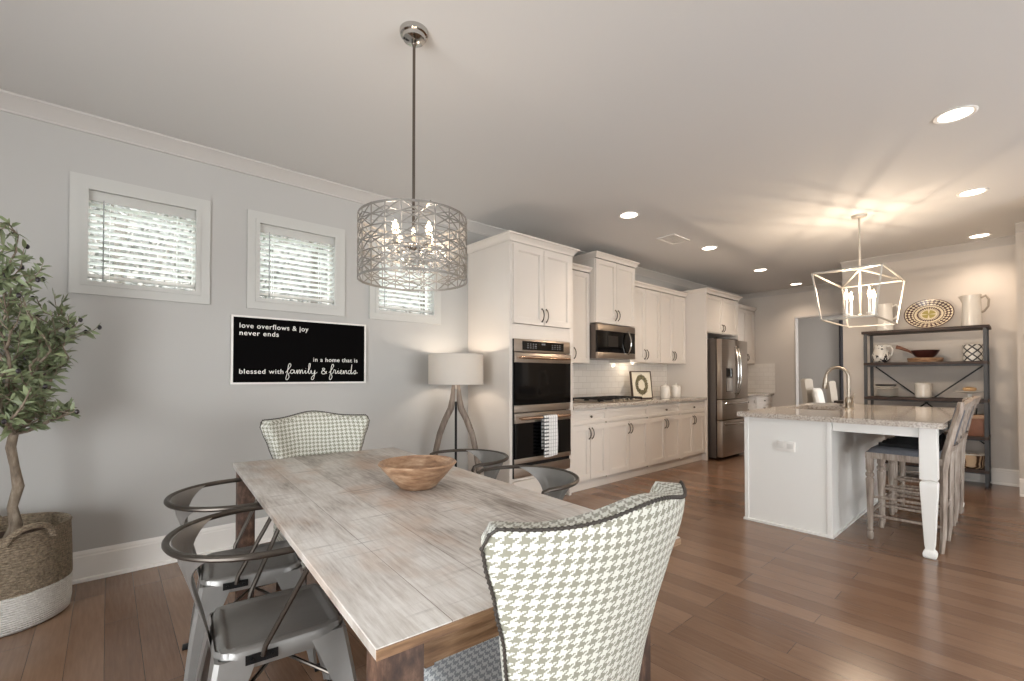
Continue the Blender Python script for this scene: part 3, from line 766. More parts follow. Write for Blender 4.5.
for lx in (4.105, 5.93):
    b = MB(); y0 = .415; w = .092; cx, cy = lx+w/2, y0+w/2
    def sq(z, h, bb=b):
        return [bb.bm.verts.new((cx+i*h, cy+j*h, z)) for i, j in ((-1,-1),(1,-1),(1,1),(-1,1))]
    prof = [(0, .026), (.008, .034), (.03, .036), (.045, .032), (.055, .024), (.062, .023), (.085, .027), (.30, .037), (.46, .045), (.495, .046), (.51, .042), (.513, .034), (.522, .034), (.525, .046), (.874, .046)]
    pr_ = None
    for z, h in prof:
        cu = sq(z, h)
        if pr_: b.bridge(pr_, cu)
        else: b._f(cu[::-1])
        pr_ = cu
    b._f(pr_)
    b.build('leg', M['island'], t, smooth=25, bevel=.003)
b = MB().box(4.082, 4.101, 1.245, 1.375, .615, .695, bev=.002); o = b.build('outlet', M['trim'], t)
m_ = MB()
for yy in (1.275, 1.345):
    m_.box(4.079, 4.0825, yy-.022, yy+.026, .64, .68, bev=.001)
m_.build('sockets', mat('outlet_face', (214, 210, 204), .4), o)
# worktop with sink cut-out
IX0, IX1, IY0, IY1 = 4.035, 6.12, .378, 1.668; SX0, SX1, SY0, SY1 = 4.85, 5.55, 1.17, 1.56
b = MB(); z0, z1 = .876, .914
b.box(IX0, SX0, IY0, IY1, z0, z1).box(SX1, IX1, IY0, IY1, z0, z1).box(SX0, SX1, IY0, SY0, z0, z1).box(SX0, SX1, SY1, IY1, z0, z1)
bmesh.ops.remove_doubles(b.bm, verts=list(b.bm.verts), dist=1e-5)
tag(b.build('island_worktop', M['granite'], smooth=0), 'speckled granite top of the kitchen island with sink cut-out', 'worktop')
t = thing('sink', 'undermount stainless sink in the island worktop', 'sink')
b = MB(); b.box(SX0, SX1, SY0, SY1, .69, .70).box(SX0-.006, SX0+.002, SY0, SY1, .70, .876).box(SX1-.002, SX1+.006, SY0, SY1, .70, .876).box(SX0, SX1, SY0-.006, SY0+.002, .70, .876).box(SX0, SX1, SY1-.002, SY1+.006, .70, .876)
b.build('basin', mat('bronze_sink', (120, 100, 86), .4, .8), t, smooth=0)
MB().lathe([(.0001, .705), (.03, .704), (.042, .7005)], ((SX0+SX1)/2, (SY0+SY1)/2, 0), 20).build('drain', M['chrome'], t)
t = thing('faucet', 'brushed gooseneck pull-down faucet standing behind the island sink', 'faucet', (5.05, 1.10, .914))
MB().lathe([(.0001, 0), (.031, 0), (.031, .008), (.024, .016), (.024, .05), (.027, .06), (.025, .10), (.017, .115), (.0001, .118)], n=24).build('base', M['nickel'], t)
pts = [(0, 0, .09), (0, 0, .28)] + [(0, .085-.085*math.cos(a), .30+.085*math.sin(a)) for a in [PI*i/14 for i in range(0, 14)]] + [(0, .176, .27)]
MB().tube(pts, .0135, 12).build('spout', M['nickel'], t)
MB().lathe([(.0001, -.09), (.017, -.088), (.021, -.06), (.019, -.01), (.015, .02), (.0001, .022)], n=18, m=Matrix.Translation((0, .176, .275))@Matrix.Rotation(.12, 4, 'X')).build('spray_head', M['nickel'], t)
MB().cyl((.02, 0, .075), (.055, -.012, .085), .011, .009, 12).tube([(.05, -.01, .083), (.075, -.02, .11), (.085, -.025, .15)], .006, 8).build('lever', M['nickel'], t)
b = MB().lathe([(.0001, 0), (.018, 0), (.018, .006), (.011, .012), (.011, .05), (.013, .07), (.006, .08), (.0001, .08)], n=16); b.tube([(0,0,.07), (0,.03,.082), (0,.06,.07)], .006, 8)
tag(b.build('soap_dispenser', M['nickel'], loc=(5.22, 1.11, .914)), 'small brushed soap pump beside the island faucet', 'soap dispenser')

# ------------------------------------------------------------------ stools (local: sitter faces +y)
def make_stool(label, loc, rz=0):
    t = thing('counter_stool', label, 'stool', loc, rz, 'counter stools along the island')
    W2, D0, D1 = .195, -.195, .215
    b = MB(); b.box(-W2-.015, W2+.015, D0+.0, D1+.015, .605, .65, bev=.004); b.build('seat_frame', M['stoolwood'], t)
    def F(u, v):
        x = (u*2-1)*(W2+.012); y = D0 + .01 + (D1-D0)*v; e = min(1, min(u, 1-u)*7)*min(1, min(v, 1-v)*7)
        return (x, y, .652+.042*e**.45)
    def B(u, v): return ((u*2-1)*(W2+.012), D0+.01+(D1-D0)*v, .648)
    MB().slab(F, B, 20, 20).build('cushion', M['stoolseat'], t, smooth=60)
    for s in (-1, 1):
        prof = [(.013, 0), (.018, .012), (.019, .05), (.014, .062), (.02, .075), (.015, .088), (.017, .10), (.023, .36), (.026, .45), (.018, .462), (.027, .475), (.027, .49), (.018, .502), (.025, .52), (.025, .605)]
        MB().lathe(prof + [(.0001, .605)], (s*W2*.97, D1-.01, 0), 18).build('leg', M['stoolwood'], t)
        # rear leg carries on up into the back post
        pl = [(s*W2*.95, D0+.01, .0), (s*W2*.95, D0+.0, .12), (s*W2*.95, D0-.005, .4), (s*W2*.95, D0-.005, .58), (s*W2*.95, D0-.018, .68), (s*W2*1.0, D0-.055, .85), (s*W2*1.03, D0-.09, .98), (s*W2*1.0, D0-.098, 1.045)]
        b = MB()
        for i in range(len(pl)-1):
            pass
        b.tube(pl, .022, 4, rs=[.015, .019, .022, .026, .027, .022, .021, .019])
        b.build('back_post', M['stoolwood'], t, smooth=0, bevel=.004)
    for z, y in ((.20, D1-.01), (.30, D0)):
        MB().cyl((-W2*.95, y, z), (W2*.95, y, z), .011, n=10).build('stretcher', M['stoolwood'], t)
    for s in (-1, 1):
        for z in (.18, .32): MB().cyl((s*W2*.96, D0, z), (s*W2*.96, D1-.01, z), .010, n=10).build('stretcher', M['stoolwood'], t)
    # upholstered back panel and crest rail
    def bp_(u, v, o):
        x = (u*2-1)*W2*.93; z = .74 + .27*v; k = (z-.68)/.39
        y = D0 - .02 - .088*k - .015*(1-(u*2-1)**2) + o
        return (x, y, z)
    MB().slab(lambda u, v: bp_(u, v, .026 + .012*min(1, 6*min(u,1-u,v,1-v))), lambda u, v: bp_(u, v, .0), 14, 10).build('back_pad', M['stoolseat'], t, smooth=50)
    def cr(u, v, o):
        x = (u*2-1)*W2*1.03; z = .99 + .06*v*(.55+.45*math.cos((u*2-1)*1.4)); k = (z-.68)/.39
        return (x, D0 - .025 - .088*k - .02*(1-(u*2-1)**2) + o, z)
    MB().slab(lambda u, v: cr(u, v, .02), lambda u, v: cr(u, v, -.014), 16, 4).build('crest_rail', M['stoolwood'], t, smooth=40)
    def lr(u, v, o): 
        x = (u*2-1)*W2*.97; z = .70 + .04*v; k = (z-.68)/.39
        return (x, D0 - .02 - .088*k - .02*(1-(u*2-1)**2) + o, z)
    MB().slab(lambda u, v: lr(u, v, .02), lambda u, v: lr(u, v, -.01), 14, 2).build('lower_rail', M['stoolwood'], t, smooth=40)
    return t
make_stool('whitewashed counter stool with slate seat, nearest one beside the island leg', (4.49, .605, 0))
make_stool('whitewashed counter stool standing second from the camera under the island', (4.99, .618, 0))
make_stool('whitewashed counter stool farthest under the island, nearest the open shelf', (5.50, .618, 0))
# black throw lying on the second stool
def th(u, v, o):
    x = (u-.5)*.34 + .03; y = (v-.5)*.34 - .01
    z = .70 + .10*math.exp(-(((x-.05)/.14)**4+((y+.08)/.15)**4)) + .008*math.sin(x*40)*math.sin(y*35+1) + o
    return (x, y, z)
tag(MB().slab(lambda u, v: th(u, v, .02), lambda u, v: th(u, v, -.004) if False else ((u-.5)*.34+.03, (v-.5)*.34-.01, .695), 26, 26).build('folded_throw', M['throw'], smooth=60, loc=(4.49, .605, 0)), 'black fleece throw heaped on the seat of the nearest counter stool', 'throw')

# ------------------------------------------------------------------ open shelf
t = thing('open_shelf', 'industrial open shelf with dark boards and grey metal posts', 'shelf')
PX0, PX1, PY0, PY1 = 7.10, 7.47, .31, 1.385
for x in (PX0+.015, PX1-.015):
    for y in (PY0+.015, PY1-.015):
        b = MB(); b.box(x-.015, x+.015, y-.015, y+.015, .035, 1.745); b.lathe([(.0001, 0), (.022, 0), (.022, .012), (.008, .018), (.008, .036)], (x, y, 0), 14)
        b.build('post', M['shelfmetal'], t, smooth=30)
SZ = [.20, .56, .965, 1.385, 1.775]
for z in SZ:
    top = z == SZ[-1]; e = .012 if top else .002
    MB().box(PX0-e, PX1+e, PY0-e-.008*top, PY1+e+.008*top, z-.032, z, bev=.003).build('shelf_board', M['shelfwood'], t)
    if not top:
        b = MB()
        for y in (PY0+.005, PY1-.005-.02): b.box(PX0+.03, PX1-.03, y, y+.02, z-.045, z-.02)
        for x in (PX0+.012, PX1-.02): b.box(x, x+.008, PY0+.03, PY1-.03, z-.045, z-.02)
        b.build('rail', M['shelfmetal'], t, smooth=0)
MB().bar((PX1+.006, PY0+.05, 1.34), (PX1+.006, PY1-.05, .45), .016, .006, (1,0,0)).bar((PX1+.012, PY1-.05, 1.34), (PX1+.012, PY0+.05, .45), .016, .006, (1,0,0)).build('cross_brace', M['black'], t, smooth=0)

def pitcher(name, lab, loc, rz, s, mt, lip=True, hmat=None):
    t = thing(name, lab, 'pitcher', loc, rz)
    b = MB(); b.lathe([(.0001, 0), (.075*s, 0), (.082*s, .008*s), (.083*s, .02*s), (.078*s, .12*s), (.074*s, .20*s), (.076*s, .25*s), (.078*s, .262*s), (.072*s, .262*s), (.068*s, .20*s), (.07*s, .05*s), (.0001, .03*s)], n=32)
    for v in b.bm.verts:
        if v.co.z > .2*s and v.co.x < 0 and abs(v.co.y) < .03*s: v.co.x -= .03*s*((v.co.z/s-.2)/.06)*(1-abs(v.co.y)/(.03*s))
    b.build('body', mt, t, smooth=50)
    MB().tube([(.074*s+.0, 0, .235*s), (.11*s, 0, .25*s), (.135*s, 0, .215*s), (.13*s, 0, .16*s), (.10*s, 0, .125*s), (.077*s, 0, .115*s)], .010*s, 8).build('handle', hmat or mt, t)
    return t
rim = mat('worn_grey_handle', (158, 148, 134), .5)
pitcher('pitcher', 'tall white pitcher with grey handle on top of the open shelf, right end', (7.29, .435, 1.775), -PI/2-.2, 1.04, M['ceramic'], hmat=rim).scale = (1, 1, 1.3)
pitcher('pitcher', 'white pitcher on top of the open shelf, left end behind the lantern pendant', (7.27, 1.20, 1.775), -PI/2+.3, 1.0, M['ceramic']).scale = (1, 1, 1.3)
# oval platter
g = NT('painted_platter', .25); sp = g.n('ShaderNodeSeparateXYZ', {0: g.mapping(g.tc.outputs['Object'], (1/.225, 1/.185, 1))})
rr = g.math('SQRT', g.math('ADD', g.math('MULTIPLY', sp.outputs[0], sp.outputs[0]), g.math('MULTIPLY', sp.outputs[1], sp.outputs[1])))
an = g.math('ARCTAN2', sp.outputs[1], sp.outputs[0])
pet = g.math('MULTIPLY', g.math('ADD', g.math('SINE', g.math('MULTIPLY', an, 30.0)), g.math('SINE', g.math('MULTIPLY', rr, 46.0))), .5)
dk = g.math('MULTIPLY', g.math('GREATER_THAN', pet, -.12), g.math('MAXIMUM', g.math('MULTIPLY', g.math('GREATER_THAN', rr, .64), g.math('LESS_THAN', rr, .93)), g.math('MULTIPLY', g.math('GREATER_THAN', rr, .34), g.math('LESS_THAN', rr, .5))))
dk = g.math('MAXIMUM', dk, g.math('GREATER_THAN', rr, .95)); dk = g.math('MAXIMUM', dk, g.math('LESS_THAN', g.math('ABSOLUTE', g.math('SUBTRACT', rr, .6)), .02))
c = g.mix(dk, lin((214, 202, 176)), lin((84, 64, 64)))
yel = g.math('MULTIPLY', g.math('LESS_THAN', rr, .28), g.math('GREATER_THAN', g.math('ABSOLUTE', g.math('SINE', g.math('MULTIPLY', an, 2.0))), .3))
g.col(g.mix(yel, c, lin((160, 148, 88))))
b = MB().lathe([(.0001, .0), (.6, .0), (.72, .012), (.98, .03), (1.0, .034), (.98, .038), (.72, .02), (.6, .008), (.0001, .008)], n=56)
b.bm.transform(Matrix.Diagonal((.225, .185, 1, 1)))
o = b.build('oval_platter', g.m, smooth=60); o.matrix_world = Matrix.Translation((7.345, .80, 1.955)) @ Matrix(((0,0,-1,0),(-1,0,0,0),(0,1,0,0),(0,0,0,1))) @ Matrix.Rotation(math.radians(-16), 4, 'X')
tag(o, 'oval painted platter with dark floral rim leaning on top of the open shelf', 'platter')

# second board: painted pitcher, dipper bowl on round board, geometric pot
g = NT('black_flower_glaze', .25); nz = g.noise(g.tc.outputs['Object'], 26, 2, .5)
g.col(g.mix(g.math('GREATER_THAN', nz, .58), lin((224, 220, 212)), lin((60, 58, 60))))
t = thing('painted_pitcher', 'small round white pitcher with black painted pattern on the second shelf', 'pitcher', (7.28, 1.245, 1.385), PI+.4+PI/2)
t.rotation_euler[2] = -PI/2 - .3; t.scale = (1.12, 1.12, 1.3)
MB().lathe([(.0001, 0), (.045, 0), (.075, .03), (.083, .065), (.07, .11), (.055, .14), (.06, .17), (.056, .17), (.05, .14), (.0001, .12)], n=28).build('body', g.m, t, smooth=60)
MB().tube([(.055, 0, .155), (.095, 0, .16), (.115, 0, .12), (.105, 0, .08), (.078, 0, .06)], .009, 8).build('handle', M['ceramic'], t)
tag(MB().lathe([(.0001, 0), (.150, 0), (.155, .006), (.165, .044), (.16, .05), (.0001, .05)], (7.27, .83, 1.385), 40).build('round_board', M['bowl']), 'thick round wooden board on the second shelf under the dark bowl', 'board')
t = thing('dark_bowl', 'dark wooden bowl with long handle on the round board', 'bowl', (7.27, .83, 1.436)); t.scale = (1.15, 1.15, 1.3)
MB().lathe([(.0001, 0), (.06, 0), (.085, .02), (.112, .062), (.114, .07), (.106, .07), (.078, .03), (.0001, .014)], n=32).build('bowl', mat('dark_red_wood', (58, 28, 26), .3), t)
MB().tube([(0, .07, .03), (0, .13, .068), (0, .20, .10), (0, .23, .108)], .01, 8, rs=[.008, .012, .016, .018]).build('handle', mat('handle_redwood', (128, 88, 70), .4), t)
g = NT('geometric_pot_glaze', .3); sp = g.n('ShaderNodeSeparateXYZ', {0: g.tc.outputs['Object']})
u_ = g.math('MULTIPLY', g.math('ARCTAN2', sp.outputs[1], sp.outputs[0]), .955); v_ = g.math('MULTIPLY', sp.outputs[2], 12.5)
d1 = g.math('ABSOLUTE', g.math('SUBTRACT', g.math('FRACT', g.math('ADD', u_, v_)), .5)); d2 = g.math('ABSOLUTE', g.math('SUBTRACT', g.math('FRACT', g.math('SUBTRACT', u_, v_)), .5))
g.col(g.mix(g.math('GREATER_THAN', g.math('MAXIMUM', d1, d2), .38), lin((226, 224, 218)), lin((34, 34, 40))))
tag(MB().lathe([(.0001, 0), (.072, 0), (.08, .008), (.082, .18), (.078, .188), (.072, .188), (.07, .02), (.0001, .02)], n=32).build('geometric_pot', g.m, loc=(7.28, .43, 1.385)), 'white pot with black diamond lattice pattern on the second shelf', 'pot')
# third board
t = thing('plate_stack', 'stack of white plates and dishes on the left of the third shelf', 'plates', (7.28, 1.20, .965))
for i in range(7):
    MB().lathe([(.0001, 0), (.07, 0), (.118, .014), (.12, .018), (.07, .006), (.0001, .006)], (0, 0, i*.014), 36).build('plate', M['ceramic'], t)
tag(MB().lathe([(.0001, 0), (.05, 0), (.10, .03), (.105, .045), (.1, .045), (.05, .01), (.0001, .01)], (7.28, 1.20, 1.071), 32).build('patterned_dish', g.m), 'shallow dish with black pattern on top of the plate stack', 'dish')
t = thing('crock', 'plain white lidded crock in the middle of the third shelf', 'crock', (7.28, .85, .965)); t.scale = (.88, .88, 1.2)
MB().lathe([(.0001, 0), (.08, 0), (.088, .01), (.088, .125), (.082, .132)], n=32).build('jar', M['ceramic'], t)
MB().lathe([(.089, .132), (.089, .14), (.07, .147), (.0001, .15)], n=32).build('lid', M['ceramic'], t)
t = thing('cake_stand', 'white footed cake stand on the right of the third shelf', 'cake stand', (7.27, .46, .965))
MB().lathe([(.0001, 0), (.055, 0), (.05, .01), (.018, .025), (.018, .055), (.05, .066), (.125, .078), (.13, .088), (.12, .088), (.0001, .08)], n=36).build('stand', M['ceramic'], t)
b = MB().lathe([(.0001, 0), (.04, 0), (.058, .02), (.055, .04), (.02, .052), (.0001, .05)], (7.27, .46, 1.047), 24)
tag(b.build('round_loaf', mat('bread_crust', (206, 170, 124), .7, noise=.1)), 'small round tan loaf sitting on the cake stand', 'bread')
# fourth board
g2 = mat('clear_jar_glass', (214, 216, 214), .05, alpha_trans=.7)
for i, (yy, lab) in enumerate(((1.25, 'small glass jar on the fourth shelf, nearest the left post'), (1.13, 'small glass jar on the fourth shelf, second from the left post'), (.58, 'small glass jar on the fourth shelf beside the leather box'))):
    t = thing('glass_jar', lab, 'jar', (7.24, yy, .56), 0, 'glass jars on the fourth shelf')
    MB().lathe([(.0001, 0), (.045, 0), (.05, .01), (.05, .22), (.04, .25)], n=24).build('jar', g2, t)
    MB().lathe([(.043, .25), (.043, .272), (.0001, .275)], n=20).build('lid', M['black'], t)
t = thing('leather_box', 'brown leather box with a black strap on the fourth shelf', 'box', (7.24, .43, .56))
MB().box(-.10, .10, -.085, .085, 0, .19, bev=.008).build('box', mat('brown_leather', (132, 88, 66), .5, noise=.15, nscale=14), t)
MB().box(-.104, .104, -.089, .089, .19, .232, bev=.006).build('lid', mat('pale_leather', (176, 142, 116), .5), t)
MB().tube([(-.02, -.02, .22), (-.03, -.03, .30), (-.03, .04, .31), (-.02, .04, .22)], .008, 8).build('strap', M['black'], t)
# bottom basket
g = NT('twig_weave', .9); w_ = g.n('ShaderNodeTexWave', {'Vector': g.mapping(g.tc.outputs['Object'], (1, 1, 1), rot=(.9, 0, 0)), 'Scale': 11.0, 'Distortion': 3.0})
g.col(g.ramp(w_.outputs['Fac'], [(.2, (70, 48, 32)), (.5, (150, 110, 78)), (.8, (214, 190, 160))])); g.bump(w_.outputs['Fac'], .8, .01)
t = thing('twig_basket', 'round woven twig basket on the bottom board of the open shelf', 'basket', (7.24, .45, .20))
MB().lathe([(.0001, 0), (.085, 0), (.098, .02), (.105, .15), (.098, .15), (.09, .02), (.0001, .015)], n=32).build('body', g.m, t)
MB().tube([(.102*math.cos(2*PI*i/32), .102*math.sin(2*PI*i/32), .153) for i in range(32)], .009, 8, closed=True).build('rim', M['basket'], t)

# ------------------------------------------------------------------ lantern pendant
t = thing('lantern_pendant', 'open geometric lantern pendant with four candle bulbs over the island', 'pendant lamp', (5.42, 1.08, 0))
MB().lathe([(.0001, CH-.028), (.03, CH-.028), (.058, CH-.02), (.064, CH-.008), (.064, CH)], n=28).build('canopy', M['lantern'], t)
MB().cyl((0, 0, 1.80), (0, 0, CH-.02), .0085, n=12).cyl((0,0,2.42), (0,0,2.45), .012, n=12).build('rod', M['lantern'], t)
TX, TY, TZ, BX, BY, BZ = .515, .257, 2.17, .475, .20, 1.74
tc_ = [Vector((i*TX, j*TY, TZ)) for i, j in ((-1,-1),(1,-1),(1,1),(-1,1))]; bc_ = [Vector((i*BX, j*BY, BZ)) for i, j in ((-1,-1),(1,-1),(1,1),(-1,1))]
b = MB(); s = .0125; hub = Vector((0, 0, 2.25))
for i in range(4):
    b.bar(tc_[i], tc_[(i+1)%4], s, s); b.bar(bc_[i], bc_[(i+1)%4], s, s); b.bar(tc_[i], bc_[i], s, s, (1,0,0)); b.bar(tc_[i], hub, s, s)
    b.box(tc_[i].x-s/2, tc_[i].x+s/2, tc_[i].y-s/2, tc_[i].y+s/2, TZ-s/2, TZ+s/2); b.box(bc_[i].x-s/2, bc_[i].x+s/2, bc_[i].y-s/2, bc_[i].y+s/2, BZ-s/2, BZ+s/2)
b.ball(hub, .018)
b.build('cage', M['lantern'], t, smooth=0)
b = MB(); CP = [(-.09, -.09), (.09, -.09), (.09, .09), (-.09, .09)]
b.ball((0, 0, 1.80), .02)
for x, y in CP: b.bar((0, 0, 1.80), (x, y, 1.80), .01, .012)
b.build('arm_cluster', M['lantern'], t, smooth=20)
for x, y in CP:
    MB().lathe([(.0001, 1.795), (.018, 1.80), (.026, 1.812), (.026, 1.818), (.0115, 1.82), (.0115, 1.955), (.0001, 1.956)], (x, y, 0), 16).build('candle_sleeve', M['white'], t)
    MB().lathe([(.0001, 1.955), (.009, 1.958), (.017, 1.985), (.016, 2.005), (.007, 2.035), (.0001, 2.055)], (x, y, 0), 16).build('bulb', M['bulb'], t)
    L = bpy.data.lights.new('candle', 'POINT'); L.energy = 10; L.color = (1, .80, .60); L.shadow_soft_size = .006
    o = bpy.data.objects.new('candle', L); COL.objects.link(o); o.location = (5.42+x, 1.08+y, 2.075)

# ------------------------------------------------------------------ drum pendant over the dining table
t = thing('drum_pendant', 'round lattice metal drum pendant with crystals hanging over the dining table', 'pendant lamp', (1.018, 1.82, 0))
MB().lathe([(.0001, CH-.045), (.02, CH-.045), (.048, CH-.038), (.052, CH-.024), (.060, CH-.020), (.064, CH-.006), (.064, CH)], n=40).build('canopy', M['chrome'], t)
MB().cyl((0, 0, 1.86), (0, 0, CH-.03), .0065, n=12).ball((0, 0, CH-.055), .012).build('stem', mat('dark_chrome_stem', (112, 104, 96), .2, 1.0), t)
R_, Z0, Z1 = .238, 1.642, 1.922; NC, NR = 22, 6
P = lambda i, z: (R_*math.cos(2*PI*i/NC), R_*math.sin(2*PI*i/NC), z)
b = MB(); sub = 4
ring_pts = lambda z, r=R_: [(r*math.cos(2*PI*i/80), r*math.sin(2*PI*i/80), z) for i in range(80)]
def hstrip(z, h, th=.0025):
    b.slab(lambda u, v: ((R_)*math.cos(2*PI*u), R_*math.sin(2*PI*u), z+(v-.5)*h), lambda u, v: ((R_-th)*math.cos(2*PI*u), (R_-th)*math.sin(2*PI*u), z+(v-.5)*h), 80, 1)
dz = (Z1-Z0)/NR
hstrip(Z0+.004, .010); hstrip(Z1-.004, .010)
for k in range(1, NR): hstrip(Z0+dz*k, .0048)
def strip(i0, z0, i1, z1, w=.0052):
    pts = [P(i0+(i1-i0)*q/sub, z0+(z1-z0)*q/sub) for q in range(sub+1)]
    for q in range(sub):
        m_ = (Vector(pts[q])+Vector(pts[q+1]))/2; b.bar(pts[q], pts[q+1], w, .0025, (m_.x, m_.y, 0))
for i in range(NC):
    b.bar(P(i, Z0), P(i, Z1), .0052, .0025, (math.cos(2*PI*i/NC), math.sin(2*PI*i/NC), 0))
    for k in range(0, NR, 2):
        z = Z0+dz*k
        if (i + k//2) % 2 == 0:
            strip(i, z, i+1, z+dz); strip(i+1, z+dz, i+2, z+2*dz); strip(i, z, i-1, z+dz); strip(i-1, z+dz, i-2, z+2*dz)
            strip(i, z+dz, i+1, z+dz*2 if False else z+dz*1.5); strip(i, z+dz, i-1, z+dz*1.5)
            strip(i, z+dz, i+1, z+dz*.5); strip(i, z+dz, i-1, z+dz*.5)
b.build('lattice_shade', M['lattice'], t, smooth=0)
b = MB()
for a in (.3, .3+2*PI/3, .3+4*PI/3): b.bar((0, 0, 1.905), (R_*math.cos(a), R_*math.sin(a), 1.925), .006, .004)
for a in (0.2, 0.2+PI/2, 0.2+PI, 0.2+3*PI/2): b.tube([(0, 0, 1.80), (.05*math.cos(a), .05*math.sin(a), 1.785), (.10*math.cos(a), .10*math.sin(a), 1.80)], .005, 8).cyl((.10*math.cos(a), .10*math.sin(a), 1.795), (.10*math.cos(a), .10*math.sin(a), 1.83), .011, n=12)
b.ball((0, 0, 1.80), .02).cyl((0, 0, 1.80), (0, 0, 1.87), .008)
b.build('arms', M['chrome'], t, smooth=30)
for a in (0.2, 0.2+PI/2, 0.2+PI, 0.2+3*PI/2):
    x, y = .10*math.cos(a), .10*math.sin(a)
    MB().lathe([(.0001, 1.83), (.009, 1.832), (.015, 1.85), (.014, 1.865), (.006, 1.885), (.0001, 1.893)], (x, y, 0), 14).build('bulb', M['bulb'], t)
    L = bpy.data.lights.new('drum_bulb', 'POINT'); L.energy = 1.5; L.color = (1, .84, .68); L.shadow_soft_size = .02
    o = bpy.data.objects.new('drum_bulb', L); COL.objects.link(o); o.location = (1.018+x*1.3, 1.82+y*1.3, 1.90)
cr_ = None
for rr_, n_, zz in ((.15, 14, 1.735), (.10, 9, 1.71), (.05, 5, 1.69)):
    for i in range(n_):
        a = 2*PI*i/n_ + rr_*9
        if cr_ is None:
            b = MB().lathe([(.0001, -.018), (.008, -.006), (.009, .004), (.0001, .02)], n=6); b.lathe([(.0001, .022), (.005, .028), (.0001, .034)], n=6)
            cr_ = b.build('crystal', M['crystal'], t, smooth=0); cr_.location = (rr_*math.cos(a), rr_*math.sin(a), zz)
        else:
            c = cr_.copy(); COL.objects.link(c); c.parent = t; c.location = (rr_*math.cos(a), rr_*math.sin(a), zz)
b = MB()
for rr_, zz in ((.15, 1.772), (.10, 1.748), (.05, 1.727)): b.tube([(rr_*math.cos(2*PI*i/40), rr_*math.sin(2*PI*i/40), zz) for i in range(40)], .002, 6, closed=True)
for a in (0.2, .2+PI/2, .2+PI, .2+1.5*PI): b.tube([(.02*math.cos(a), .02*math.sin(a), 1.80), (.05*math.cos(a), .05*math.sin(a), 1.727), (.10*math.cos(a), .10*math.sin(a), 1.748), (.15*math.cos(a), .15*math.sin(a), 1.772)], .0015, 6)
b.build('crystal_rings', M['chrome'], t, smooth=30)

# ================================================================== DINING AREA
TH = math.radians(-4.3)      # the table stands slightly turned
TC = Vector((.866, 1.735, 0)); TW, TL = .446, 1.035
t = thing('dining_table', 'rectangular weathered wood plank dining table with chunky rustic legs', 'table', TC, TH)
b = MB(); b.box(-TW, TW, -TL, TL, .738, .76, bev=.003); b.build('tabletop', M['table'], t)
for ya in (-TL-.0025, TL-.001): MB().box(-TW, TW, ya, ya+.0035, .7395, .7575).build('end_board', M['table_edge'], t, smooth=0)
e = MB()
for x in (-.325, .255): e.box(x, x+.02, -TL+.06, TL-.06, .65, .738)
for y in (-TL+.045, TL-.065): e.box(-TW+.10, TW-.10, y, y+.02, .665, .738)
e.build('apron', M['table_edge'], t, smooth=0)
for sx in (-1, 1):
    for sy in (-1, 1):
        x, y = (-(TW-.055) if sx < 0 else TW-.165), sy*(TL-.05)
        b = MB(); b.box(x-.04, x+.04, y-.04, y+.04, 0, .738, bev=.004); b.build('leg', M['table_leg'], t)
# bowl
b = MB().lathe([(.0001, .0), (.068, .0), (.074, .004), (.112, .045), (.154, .094), (.160, .101), (.155, .106), (.144, .098), (.104, .052), (.066, .018), (.0001, .014)], (0, 0, 0), 56)
tag(b.build('wooden_bowl', M['bowl'], loc=(.966, 1.685, .761), smooth=50), 'shallow acacia wood bowl on the dining table', 'bowl')

